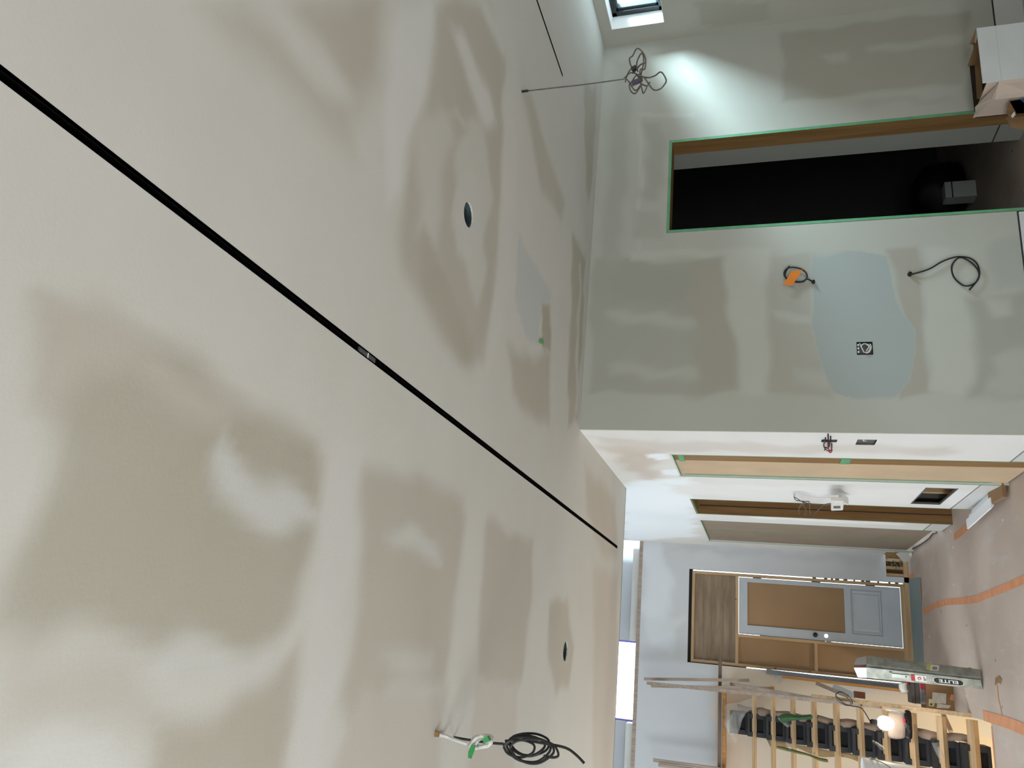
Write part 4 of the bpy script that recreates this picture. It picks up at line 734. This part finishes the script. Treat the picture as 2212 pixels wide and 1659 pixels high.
A = [Vector(q) for q in [(-0.492,8.200,1.346),(-0.455,8.200,1.265),(-0.475,8.200,1.201),(-0.479,8.200,1.125),(-0.440,8.200,1.033),(-0.445,8.200,1.001),(-0.468,8.200,0.966)]]; B = [Vector(q) for q in [(-0.555,8.200,1.306),(-0.541,8.200,1.258),(-0.518,8.200,1.193),(-0.501,8.200,1.113),(-0.487,8.200,1.057),(-0.506,8.200,1.018),(-0.491,8.200,0.994)]]
crumple((A, B), .003, G2, 'torn_paper', 3, ST, .006)
A = [Vector(q) for q in [(-0.731,8.000,1.364),(-0.736,8.000,1.313),(-0.747,8.000,1.244),(-0.759,8.000,1.159),(-0.764,8.000,1.082),(-0.786,8.000,1.026),(-0.789,8.000,0.932)]]; B = [Vector(q) for q in [(-0.753,8.000,1.353),(-0.763,8.000,1.314),(-0.765,8.000,1.244),(-0.774,8.000,1.159),(-0.779,8.000,1.083),(-0.811,8.000,1.015),(-0.811,8.000,0.932)]]
crumple((A, B), .003, mat('olive green paper', '6a7040', .7, noise=.25, scale=12), 'torn_paper', 4, ST, .005)
A = [Vector(q) for q in [(-0.483,8.750,1.835),(-0.459,8.750,1.777),(-0.432,8.750,1.688),(-0.386,8.750,1.590),(-0.403,8.750,1.510),(-0.465,8.750,1.445)]]; B = [Vector(q) for q in [(-0.669,8.750,1.843),(-0.770,8.750,1.797),(-0.763,8.750,1.740),(-0.723,8.750,1.687),(-0.570,8.750,1.732),(-0.516,8.750,1.634)]]
crumple((A, B), .002, M_FILM, 'plastic_wrap', 5, ST, .012, 7)
A = [Vector(q) for q in [(-0.643,8.700,1.837),(-0.747,8.700,1.809),(-0.797,8.700,1.773),(-0.824,8.700,1.721)]]; B = [Vector(q) for q in [(-0.503,8.700,1.731),(-0.596,8.700,1.721),(-0.693,8.700,1.712),(-0.754,8.700,1.695)]]
crumple((A, B), .002, M_FILM, 'plastic_wrap', 6, ST, .012, 6)
for sd, A, B in ((7, [(-0.512,8.300,1.357),(-0.562,8.300,1.304),(-0.596,8.300,1.256)], [(-0.493,8.300,1.303),(-0.548,8.300,1.255),(-0.567,8.300,1.215)]), (8, [(-0.695,7.900,1.300),(-0.718,7.900,1.269),(-0.746,7.900,1.255)], [(-0.676,7.900,1.269),(-0.691,7.900,1.238),(-0.726,7.900,1.216)]), (9, [(-0.539,7.200,0.680),(-0.566,7.200,0.631),(-0.602,7.200,0.600)], [(-0.530,7.200,0.663),(-0.547,7.200,0.614),(-0.574,7.200,0.566)]), (10, [(-0.479,6.950,0.298),(-0.529,6.950,0.271),(-0.590,6.950,0.256)], [(-0.464,6.950,0.230),(-0.524,6.950,0.228),(-0.571,6.950,0.207)])):
    crumple((A, B), .002, M_FILM, 'plastic_wrap', sd, ST, .006, 3)
# side rails
RW, RD = .030, .072
th = math.atan2(Rz, Gz); nrm = Vector((0, -math.sin(th), math.cos(th)))
def Y3(px, y): return None
MB().bar([(-0.264,6.980,-0.037)][0], [(-0.291,8.220,1.032)][0], .030, .045, nrm).build('side_rail', M_WY, ST, label='newer tan lower rail board')
MB().bar([(-0.299,7.720,0.523)][0], [(-0.366,8.960,2.642)][0], .032, .045, (0, -.9, .4)).build('side_rail', M_WG, ST)
MB().bar([(-0.318,8.300,0.992)][0], [(-0.286,8.960,1.785)][0], .030, .04, (0, -.9, .4)).build('side_rail', M_WG, ST)
MB().bar([(-0.231,8.930,1.605)][0], [(-0.328,8.950,2.682)][0], .030, .04, (0, -1, .1)).build('upright', M_WGX if False else M_WG, ST)
MB().bar([(-0.284,8.900,1.362)][0], [(-0.390,8.940,2.604)][0], .030, .04, (0, -1, .1)).build('upright', M_WG, ST)
MB().bar([(-1.099,8.920,1.779)][0], [(-1.104,8.950,2.556)][0], .030, .04, (0, -1, .1)).build('upright', M_WG, ST)
MB().bar([(-0.281,8.860,1.380)][0], [(-0.285,9.000,1.379)][0], .035, .035, (0, 0, 1)).build('blocking', M_WO, ST)
MB().box(-1.155, -1.125, 8.9, 8.94, 1.75, 2.5).build('upright', M_WG, ST)
MB().bar([(-0.323,8.900,-0.154)][0], [(-0.476,8.500,-0.144)][0], .03, .03).build('blocking', M_WG, ST)
# loose boards leaning on the wall left of the entry
MB().bar([(-0.167,9.180,1.278)][0], [(-0.186,9.200,0.008)][0], .028, .03, (0, -1, 0)).build('leaning_board', M_WO, label='orange tinted board leaning upright beside the left edge of the entry', cat='board')
MB().bar([(-0.133,9.235,1.435)][0], [(-0.165,9.235,-0.041)][0], .05, .012, (0, -1, 0)).build('metal_strip', mat('grey blue flashing strip', '8d96a4', .5, noise=.1), label='grey blue flashing strip along the left edge of the entry', cat='strip')
MB().bar([(-0.187,8.600,0.970)][0], [(-0.256,8.100,0.754)][0], .034, .03, (0, -1, 0)).build('board_offcut', M_WG, label='short grey lumber offcut propped across the rail', cat='board')
MB().bar([(-0.194,8.500,0.828)][0], [(-0.249,8.100,0.688)][0], .05, .02, (0, -1, 0)).build('board_offcut', M_CARDW, label='short white painted board propped beside the rail', cat='board')
MB().bar([(-0.234,8.100,0.695)][0], [(-0.236,8.100,0.604)][0], .055, .05, (0, -1, 0)).build('wood_block', mat('reddish brown wood block', '80503c', .7, noise=.15), label='reddish brown wood block behind the stair rail', cat='block')
# work light
BX, BY, BZ = [(-0.398,7.220,0.558)][0]
WL = empty('work_lamp', (BX, BY, BZ), 'bare glowing work bulb hanging on the stair rail', 'lamp')
MB().lathe([(.0001, .062), (.025, .058), (.046, .040), (.053, .018), (.051, -.010), (.040, -.036), (.024, -.056), (.0001, -.060)], (BX, BY, BZ), (0, 0, 1), 20).build('bulb', mat('glowing bulb', 'fff6e6', .4, emit=30), WL, smooth=True)
MB().lathe([(.018, .058), (.020, .10), (.012, .115), (.0001, .116)], (BX, BY, BZ), (0, 0, 1), 14).build('socket', M_BLACK, WL)
MB().tube([(BX, BY, BZ+.112)]+[Vector(q) for q in [(-0.319,7.450,0.704),(-0.309,7.450,0.773),(-0.298,7.450,0.833),(-0.260,7.450,0.877),(-0.234,7.450,0.898)]]+[Vector(q) for q in [(-0.210,7.550,0.846),(-0.253,7.550,0.775),(-0.295,7.550,0.763)]], .004, 6, 5).build('cord', M_BCABLE, WL)
MB().tube([Vector(q) for q in [(-0.253,7.600,0.890),(-0.287,7.600,0.866),(-0.312,7.600,0.823),(-0.310,7.600,0.773),(-0.270,7.600,0.779),(-0.238,7.600,0.813)]], .004, 6, 5).build('cord', M_GCABLE, WL)
pl = bpy.data.lights.new('bulb_light', 'POINT'); pl.energy = 34; pl.color = (1, .87, .70); pl.shadow_soft_size = .055
po = bpy.data.objects.new('bulb_light', pl); COL.objects.link(po); po.location = Vector((BX, BY-.0, BZ-.01))*S
pl2 = bpy.data.lights.new('lower_lamp', 'POINT'); pl2.energy = 130; pl2.color = (1, .82, .52); pl2.shadow_soft_size = .1
po = bpy.data.objects.new('lower_lamp', pl2); COL.objects.link(po); po.location = Vector((-1.3, 7.9, -1.5))*S
bpy.data.objects['bulb_light'].data.use_shadow = True
# package with black taped edge behind the bulb
e = empty('wrapped_package', [(-0.405,7.410,0.412)][0], 'clear wrapped pale package edged in black plastic beside the work bulb', 'package')
A, B = [(-0.303,7.410,0.515),(-0.303,7.410,0.453),(-0.294,7.410,0.379)], [(-0.519,7.410,0.532),(-0.531,7.410,0.465),(-0.511,7.410,0.384)]
crumple((A, B), .03, mat('pale pink wrapped sheet', 'a8988c', .35, noise=.2, scale=12, bump=.5), 'wrapped_sheet', 21, e, .003, 5)
crumple(([(-0.285,7.390,0.401),(-0.289,7.390,0.341)], [(-0.515,7.390,0.404),(-0.515,7.390,0.348)]), .012, mat('glossy black plastic', '17171a', .18, noise=.5, scale=20, bump=1), 'black_edge', 22, e, .003, 7)
crumple(([(-0.286,7.380,0.562),(-0.286,7.380,0.443),(-0.293,7.380,0.383)], [(-0.312,7.380,0.553),(-0.324,7.380,0.445),(-0.324,7.380,0.385)]), .006, M_FILM, 'film', 23, e, .004, 2)
MB().prism([(-0.353,7.355,0.414),(-0.355,7.355,0.397),(-0.389,7.355,0.396),(-0.387,7.355,0.409)], (0, .003, 0)).build('red_label', M_RED, e)

# white bucket on the lower treads
e = empty('bucket', [(-0.720,7.050,0.401)][0], 'white plastic bucket on the lower temporary treads, cut by the frame edge', 'bucket')
cb = Vector([(-0.720,7.050,0.401)][0]); cb.x -= .045; ht = .352; r0, r1 = .098, .116
MB().lathe([(.0001, 0), (r0, 0), (r0+.014, ht*.7), (r0+.022, ht*.72), (r0+.015, ht*.75), (r0+.016, ht*.82), (r0+.024, ht*.84), (r1, ht*.88), (r1, ht), (r1+.008, ht), (r1-.002, ht+.006), (r1-.006, ht*.98), (r0-.003, .01), (.0001, .008)], cb, (0, 0, 1), 40).build('pail', M_PLASTIC, e, smooth=False)
hp = [cb+Vector((r1*math.cos(a), -r1*.3-.14*abs(math.sin(a))*0-.125*math.sin(a)*1.0, ht*.86-.17*math.sin(a))) for a in [math.pi*k/10 for k in range(11)]]
MB().tube(hp, .0035, 6, 3).build('bail_handle', M_METAL, e)

# ------------------------------------------------------------------ folded aluminium ladder
LAD = empty('folded_ladder', (0, 6.62, 0), 'folded aluminium ladder standing upright beside the stair opening', 'ladder')
def channel_half(P, m=M_ALU, nm='side_channel'):
    """P: top-left, top-right, bottom-right, bottom-left of the outer web; flanges fold back"""
    P = [Vector(p) for p in P]; mb = MB(); n = ((P[1]-P[0]).cross(P[3]-P[0])).normalized()
    if n.y < 0: n = -n
    mb.prism(P, n*.006)
    for a, b in ((0, 3), (1, 2)):
        mb.prism([P[a], P[b], P[b]+n*.045, P[a]+n*.045], ((P[1]-P[0]) if a == 0 else (P[0]-P[1])).normalized()*.006)
    return mb.build(nm, m, LAD, bevel=.001)
tl = [(-0.069,6.600,0.750)][0]; tm = [(0.004,6.545,0.756)][0]; bl = [(-0.069,6.600,-0.001)][0]; bm_ = [(-0.009,6.545,0.022)][0]
tm2 = [(0.024,6.545,0.755)][0]; tr = [(0.087,6.600,0.734)][0]; bm2 = [(0.006,6.545,0.026)][0]; br = [(0.063,6.600,-0.002)][0]
c1 = channel_half((tl, tm, bm_, bl)); c2 = channel_half((tm2, tr, br, bm2))
MB().bar(Vector([(0.016,6.600,0.725)][0]), Vector([(-0.002,6.600,0.029)][0]), .02, .04, (0, -1, 0)).build('inner_rail', mat('shaded inner aluminium', '8a8a84', .45, .5), LAD)
for k in range(6):
    z = .06+.125*k; MB().tube([(-.06, 6.66, z), (.07, 6.66, z)], .012, 8, 0).build('rung', M_ALU, LAD)
MB().prism([[(-0.069,6.600,0.750)][0], [(0.001,6.545,0.756)][0], [(-0.007,6.570,0.838)][0], [(-0.072,6.610,0.809)][0]], (0, .02, 0)).build('top_cap', mat('bright cut aluminium', 'b8bcbe', .35, .5), LAD)
MB().prism([[(0.024,6.545,0.755)][0], [(0.084,6.600,0.744)][0], [(0.063,6.610,0.809)][0], [(0.012,6.570,0.837)][0]], (0, .02, 0)).build('top_cap', mat('bright cut aluminium side', 'b8bcbe', .35, .5), LAD)
MB().prism([[(-0.007,6.560,0.839)][0], [(0.004,6.560,0.755)][0], [(0.024,6.560,0.754)][0], [(0.012,6.560,0.838)][0]], (0, .02, 0)).build('hinge_gap', mat('rusty hinge', '6a4840', .6), LAD)
def onface(P, u, v, n=-.0015):
    """point on a web: u across 0..1, v down 0..1"""
    P = [Vector(p) for p in P]; a = P[0].lerp(P[1], u); b = P[3].lerp(P[2], u); nn = ((P[1]-P[0]).cross(P[3]-P[0])).normalized()
    if nn.y < 0: nn = -nn
    return a.lerp(b, v)+nn*n
F1 = (tl, tm, bm_, bl); F2 = (tm2, tr, br, bm2)
def decal(F, us, vs, m, nm, h=.0016, parent=c1, n=-.0016):
    q = [onface(F, us[0], vs[0], n), onface(F, us[1], vs[0], n), onface(F, us[1], vs[1], n), onface(F, us[0], vs[1], n)]; nn = (onface(F, 0, 0, 0)-onface(F, 0, 0, -1)).normalized()
    return MB().prism(q, nn*h).build(nm, m, parent)
M_DB = mat('black decal', '141414', .5); M_DW = mat('white decal', 'd8dcd8', .5); M_DR = mat('red decal', 'b03040', .5); M_DY = mat('yellow green label', 'b0b458', .6)
# brand plate: white rimmed black capsule, letters read down the rail
def capsule(u0, u1, v0, v1, m, nm, n):
    W_ = (Vector(tm)-Vector(tl)).length; H_ = (Vector(bl)-Vector(tl)).length; r = (u1-u0)/2; rv = r*W_/H_; q = []
    for k in range(9): a = math.pi*k/8; q.append(onface(F1, (u0+u1)/2-r*math.cos(a), v0+rv-rv*math.sin(a), n))
    for k in range(9): a = math.pi*k/8; q.append(onface(F1, (u0+u1)/2+r*math.cos(a), v1-rv+rv*math.sin(a), n))
    nn = (onface(F1, 0, 0, 0)-onface(F1, 0, 0, -1)).normalized(); return MB().prism(q, nn*.0008).build(nm, m, c1)
VA, VB = .585, .850
capsule(.14, .82, VA, VB, M_DW, 'decal_rim', -.0012); capsule(.19, .77, VA+.006, VB-.006, M_DB, 'decal_plate', -.0022)
txt = bpy.data.curves.new('brand_letters', 'FONT'); txt.body = 'ELITE'; txt.size = 1; txt.extrude = .002; txt.align_x = 'CENTER'; txt.align_y = 'CENTER'; txt.offset = .02
to = bpy.data.objects.new('brand_letters', txt); COL.objects.link(to); dg = bpy.context.evaluated_depsgraph_get(); me = bpy.data.meshes.new_from_object(to.evaluated_get(dg)); bpy.data.objects.remove(to)
xs_ = [v.co.x for v in me.vertices]; ys_ = [v.co.y for v in me.vertices]; x0_, x1_, yy0, yy1 = min(xs_), max(xs_), min(ys_), max(ys_)
mbv = []
for v in me.vertices:
    s_ = (v.co.x-x0_)/(x1_-x0_); t_ = (v.co.y-yy0)/(yy1-yy0)      # reads from bottom to top of the rail
    mbv.append(onface(F1, .66-(t_)*.34, .800-s_*.165, -.0034+(.0006 if v.co.z < 0 else 0)))
mbv = [tuple(p) for p in mbv]; fs = [tuple(p.vertices) for p in me.polygons]
MB().add(mbv, fs).build('brand_letters', M_DW, c1)
decal(F1, (.18, .80), (.395, .43), M_DR, 'label_head'); decal(F1, (.18, .80), (.43, .53), M_DW, 'label_plate')
nn = (onface(F1, 0, 0, 0)-onface(F1, 0, 0, -1)).normalized()
MB().lathe([(.0125, 0), (.0125, .0006), (.0001, .0006)], onface(F1, .5, .468, -.0028), -nn, 16).build('label_seal', M_DR, c1)
MB().lathe([(.0075, 0), (.0075, .0006), (.0001, .0006)], onface(F1, .5, .468, -.0036), -nn, 4).build('label_seal_mark', M_DW, c1)
decal(F1, (.3, .7), (.505, .512), M_DB, 'label_text', n=-.0024, h=.0006); decal(F1, (.3, .55), (.518, .524), M_DB, 'label_text', n=-.0024, h=.0006)
decal(F2, (.20, .85), (.535, .565), M_DY, 'warning_label', parent=c2); decal(F2, (.20, .85), (.565, .64), M_OFF, 'printed_label', parent=c2)
decal(F2, (.3, .65), (.585, .625), mat('label print', '8a8a84', .6, noise=.3, scale=80), 'label_text', parent=c2, n=-.0024, h=.0006)
# hinge lock plates
for F, pr, u0, u1 in ((F2, c2, .25, .62), (F1, c1, .35, .7)):
    decal(F, (u0, u1), (.22, .38), mat('hinge lock steel', 'a8aca6', .35, .7), 'hinge_plate', .004, pr, -.0042)
    decal(F, (u0-.1, u1+.12), (.205, .225), M_ALU, 'hinge_rib', .008, pr, -.008)
    MB().lathe([(.006, 0), (.006, .004), (.0001, .005)], onface(F, (u0+u1)/2, .35, -.005), -nn, 10).build('rivet', M_METAL, pr)

# ------------------------------------------------------------------ boxes and tools behind the ladder
e = empty('cardboard_box', (-.16, 7.6, 0), 'brown cardboard box with paper labels behind the ladder', 'box')
q = [(-0.056,7.550,0.203),(-0.034,7.550,-0.012),(-0.260,7.550,0.004),(-0.270,7.550,0.216)]
xa, xb = q[3][0], .0; zt = q[0][2]
MB().box(xa, xb, 7.55, 7.8, 0, zt).build('carton', M_CARD, e, bevel=.002)
MB().prism([(-0.140,7.548,0.154),(-0.139,7.548,0.053),(-0.218,7.548,0.062),(-0.222,7.548,0.163)], (0, .0015, 0)).build('paper_label', M_OFF, e)
MB().prism([(-0.192,7.547,0.185),(-0.195,7.547,0.141),(-0.248,7.547,0.148),(-0.249,7.547,0.188)], (0, .0015, 0)).build('paper_label', mat('cream label', 'c8c09c', .7), e)
MB().prism([(-0.221,7.546,0.126),(-0.227,7.546,0.026),(-0.250,7.546,0.044),(-0.257,7.546,0.132)], (0, .0015, 0)).build('tape_piece', M_OFF, e)
MB().prism([(-0.143,7.546,0.020),(-0.141,7.546,-0.000),(-0.187,7.546,0.003),(-0.183,7.546,0.033)], (0, .0015, 0)).build('orange_mark', M_ORANGE, e)
MB().prism([(-0.227,7.545,0.177),(-0.225,7.545,0.163),(-0.239,7.545,0.164),(-0.241,7.545,0.178)], (0, .0010, 0)).build('label_mark', M_DB, e)
e = empty('grey_case', (-.18, 7.62, .24), 'dark grey plastic case on top of the brown box', 'case')
q = [(-0.067,7.560,0.312),(-0.059,7.560,0.232),(-0.242,7.560,0.247),(-0.240,7.560,0.322)]
MB().box(q[3][0], .0, 7.56, 7.74, q[2][2]+.0, q[0][2]).build('shell', mat('dark grey plastic', '55504e', .6, noise=.1), e, bevel=.004)
MB().box(q[3][0]-.002, .0, 7.555, 7.745, (q[2][2]+q[0][2])/2, (q[2][2]+q[0][2])/2+.004).build('seam', M_GROOVE, e)
e = empty('brush_pack', (-.15, 7.6, .22), 'clear pack of red handled brushes between case and box', 'brush set')
zb = q[2][2]; MB().box(q[3][0], -.02, 7.56, 7.72, zt+.0005, zb-.001).build('pack', mat('clear plastic pack', '8f8c8e', .25, noise=.3, scale=20), e)
for k in range(2):
    x = -.135-.0; z = zt+.012+.018*k
    MB().tube([(-.05, 7.555, z), (-.125, 7.555, z)], .007, 8, 0).build('handle', M_RED, e); MB().tube([(-.125, 7.555, z), (-.15, 7.555, z), (-.22, 7.555, z+.002)], .004, 8, 0).build('shaft', M_METAL, e)
e = empty('paint_roller', (-.12, 7.5, .38), 'red and white paint roller lying on the dark grey case', 'paint roller')
z0_ = q[0][2]
MB().lathe([(.0001, 0), (.024, 0), (.024, .08), (.0001, .08)], (-.10, 7.60, z0_+.024), (1, 0, .0), 16).build('roller_cap', M_RED, e, smooth=False)
A, B = [(-0.092,7.580,0.404),(-0.149,7.580,0.400),(-0.172,7.580,0.374)], [(-0.077,7.580,0.327),(-0.132,7.580,0.344),(-0.155,7.580,0.317)]
crumple((A, B), .004, M_PLASTIC, 'roller_sleeve', 31, e, .002, 3)

# ------------------------------------------------------------------ boxes near the doorway
e = empty('white_carton', (3.2, 3.95, 0), 'open white carton with torn flaps at the right foot of the doorway', 'box')
def Yq(m): return m
fy = 3.90
ft = [(3.315,3.900,0.363),(2.962,3.900,0.368),(2.977,3.900,0.121),(3.302,3.900,0.090)]       # front face corners, right top, left top, left low, right low
xR, xL, zT = (ft[0][0]), (ft[1][0]), (ft[0][2]+ft[1][2])/2
xR = xR; wL = xL
MB().box(wL, xR, fy, fy+.006, 0, zT).build('front_panel', M_CARDW, e)
MB().box(wL, wL+.006, fy+.006, fy+.30, 0, zT-.02).build('side_panel', M_CARDP, e); MB().box(xR-.006, xR, fy+.006, fy+.30, 0, zT-.02).build('side_panel', M_CARD, e)
MB().box(wL, xR, fy+.294, fy+.30, 0, zT-.03).build('rear_panel', M_CARDK, e); MB().box(wL, xR, fy+.006, fy+.294, 0, .006).build('base_panel', M_CARDK, e)
MB().prism([(3.451,4.190,0.307),(3.081,4.190,0.318),(3.071,4.190,0.289),(3.446,4.190,0.279)], (0, .004, 0)).build('rear_flap', M_CARD, e)
MB().prism([(xR, fy+.003, zT), [(3.300,4.000,0.376)][0], [(3.352,4.080,0.323)][0], (xR-.008, fy+.10, zT-.01)], (0, 0, .004)).build('side_flap', M_CARD, e)
MB().prism([(wL, fy+.003, zT-.085), (wL+.002, fy+.28, zT-.03), [(2.920,4.050,0.370)][0], [(2.867,3.920,0.324)][0]], (.004, 0, .002)).build('side_flap', M_CARDP, e)
MB().prism([[(2.962,3.900,0.292)][0], [(2.866,3.920,0.314)][0], [(2.857,3.900,0.133)][0], [(2.963,3.900,0.123)][0]], (0, .004, 0)).build('lower_flap', M_CARDP, e)
MB().box(wL, xR, fy-.0006, fy, zT-.088, zT-.086).build('crease', M_CARDP, e)
e = empty('printed_carton', [(2.870,4.020,0.120)][0], 'small blue and white printed carton lying before the doorway jamb', 'box')
q1 = [Vector(p) for p in [(2.940,4.050,0.207),(2.863,4.050,0.184),(2.857,4.050,0.071),(2.949,4.050,0.061)]]
MB().prism(q1, (-.004, .0, -.004)).build('printed_side', M_CARDW, e)
MB().prism([Vector(p) for p in [(2.939,4.046,0.159),(2.943,4.046,0.144),(2.946,4.046,0.063),(2.912,4.046,0.066),(2.916,4.046,0.142)]], (0, -.002, 0)).build('blue_print', mat('blue print', '2a5a9a', .6), e)
MB().prism([Vector(p) for p in [(2.940,4.050,0.207),(2.863,4.050,0.184),(2.846,4.050,0.205),(2.883,4.050,0.223)]], (0, .02, 0)).build('open_end', M_CARD, e)
MB().prism([Vector(p) for p in [(2.876,4.100,0.216),(2.818,4.100,0.201),(2.793,4.100,0.137),(2.873,4.100,0.130)]], (0, .01, 0)).build('torn_flap', M_CARD, e)
MB().prism([Vector(p) for p in [(2.859,4.030,0.198),(2.838,4.030,0.194),(2.820,4.030,0.208),(2.835,4.030,0.215)]], (0, .004, 0)).build('paper_corner', M_PLASTIC, e)
# dark bag and carton inside the unlit room
e = empty('dark_bag', (3.45, 5.75, 0), 'black filled bag standing in the unlit inner room', 'bag')
bm = bmesh.new(); bmesh.ops.create_icosphere(bm, subdivisions=3, radius=1); R = random.Random(4); vs = []
for v in bm.verts:
    c = v.co; k = 1+.08*math.sin(5*c.x+3*c.z)+.05*math.sin(9*c.y+4*c.x); vs.append((3.50+c.x*.24*k, 5.85+c.y*.18*k, max(0, .17+c.z*.20*k)))
fs = [tuple(v.index for v in f.verts) for f in bm.faces]; bm.free()
MB().add(vs, fs).build('sack', mat('black plastic sack', '0c0c0e', .5), e, smooth=True)
e = empty('small_carton', (3.33, 5.55, 0), 'pale printed carton in front of the black bag in the dark room', 'box')
MB().box(3.27, 3.40, 5.56, 5.66, .0, .20).build('carton', M_CARDW, e, bevel=.002)
MB().box(3.268, 3.402, 5.558, 5.56, .150, .158).build('strap', M_GROOVE, e)
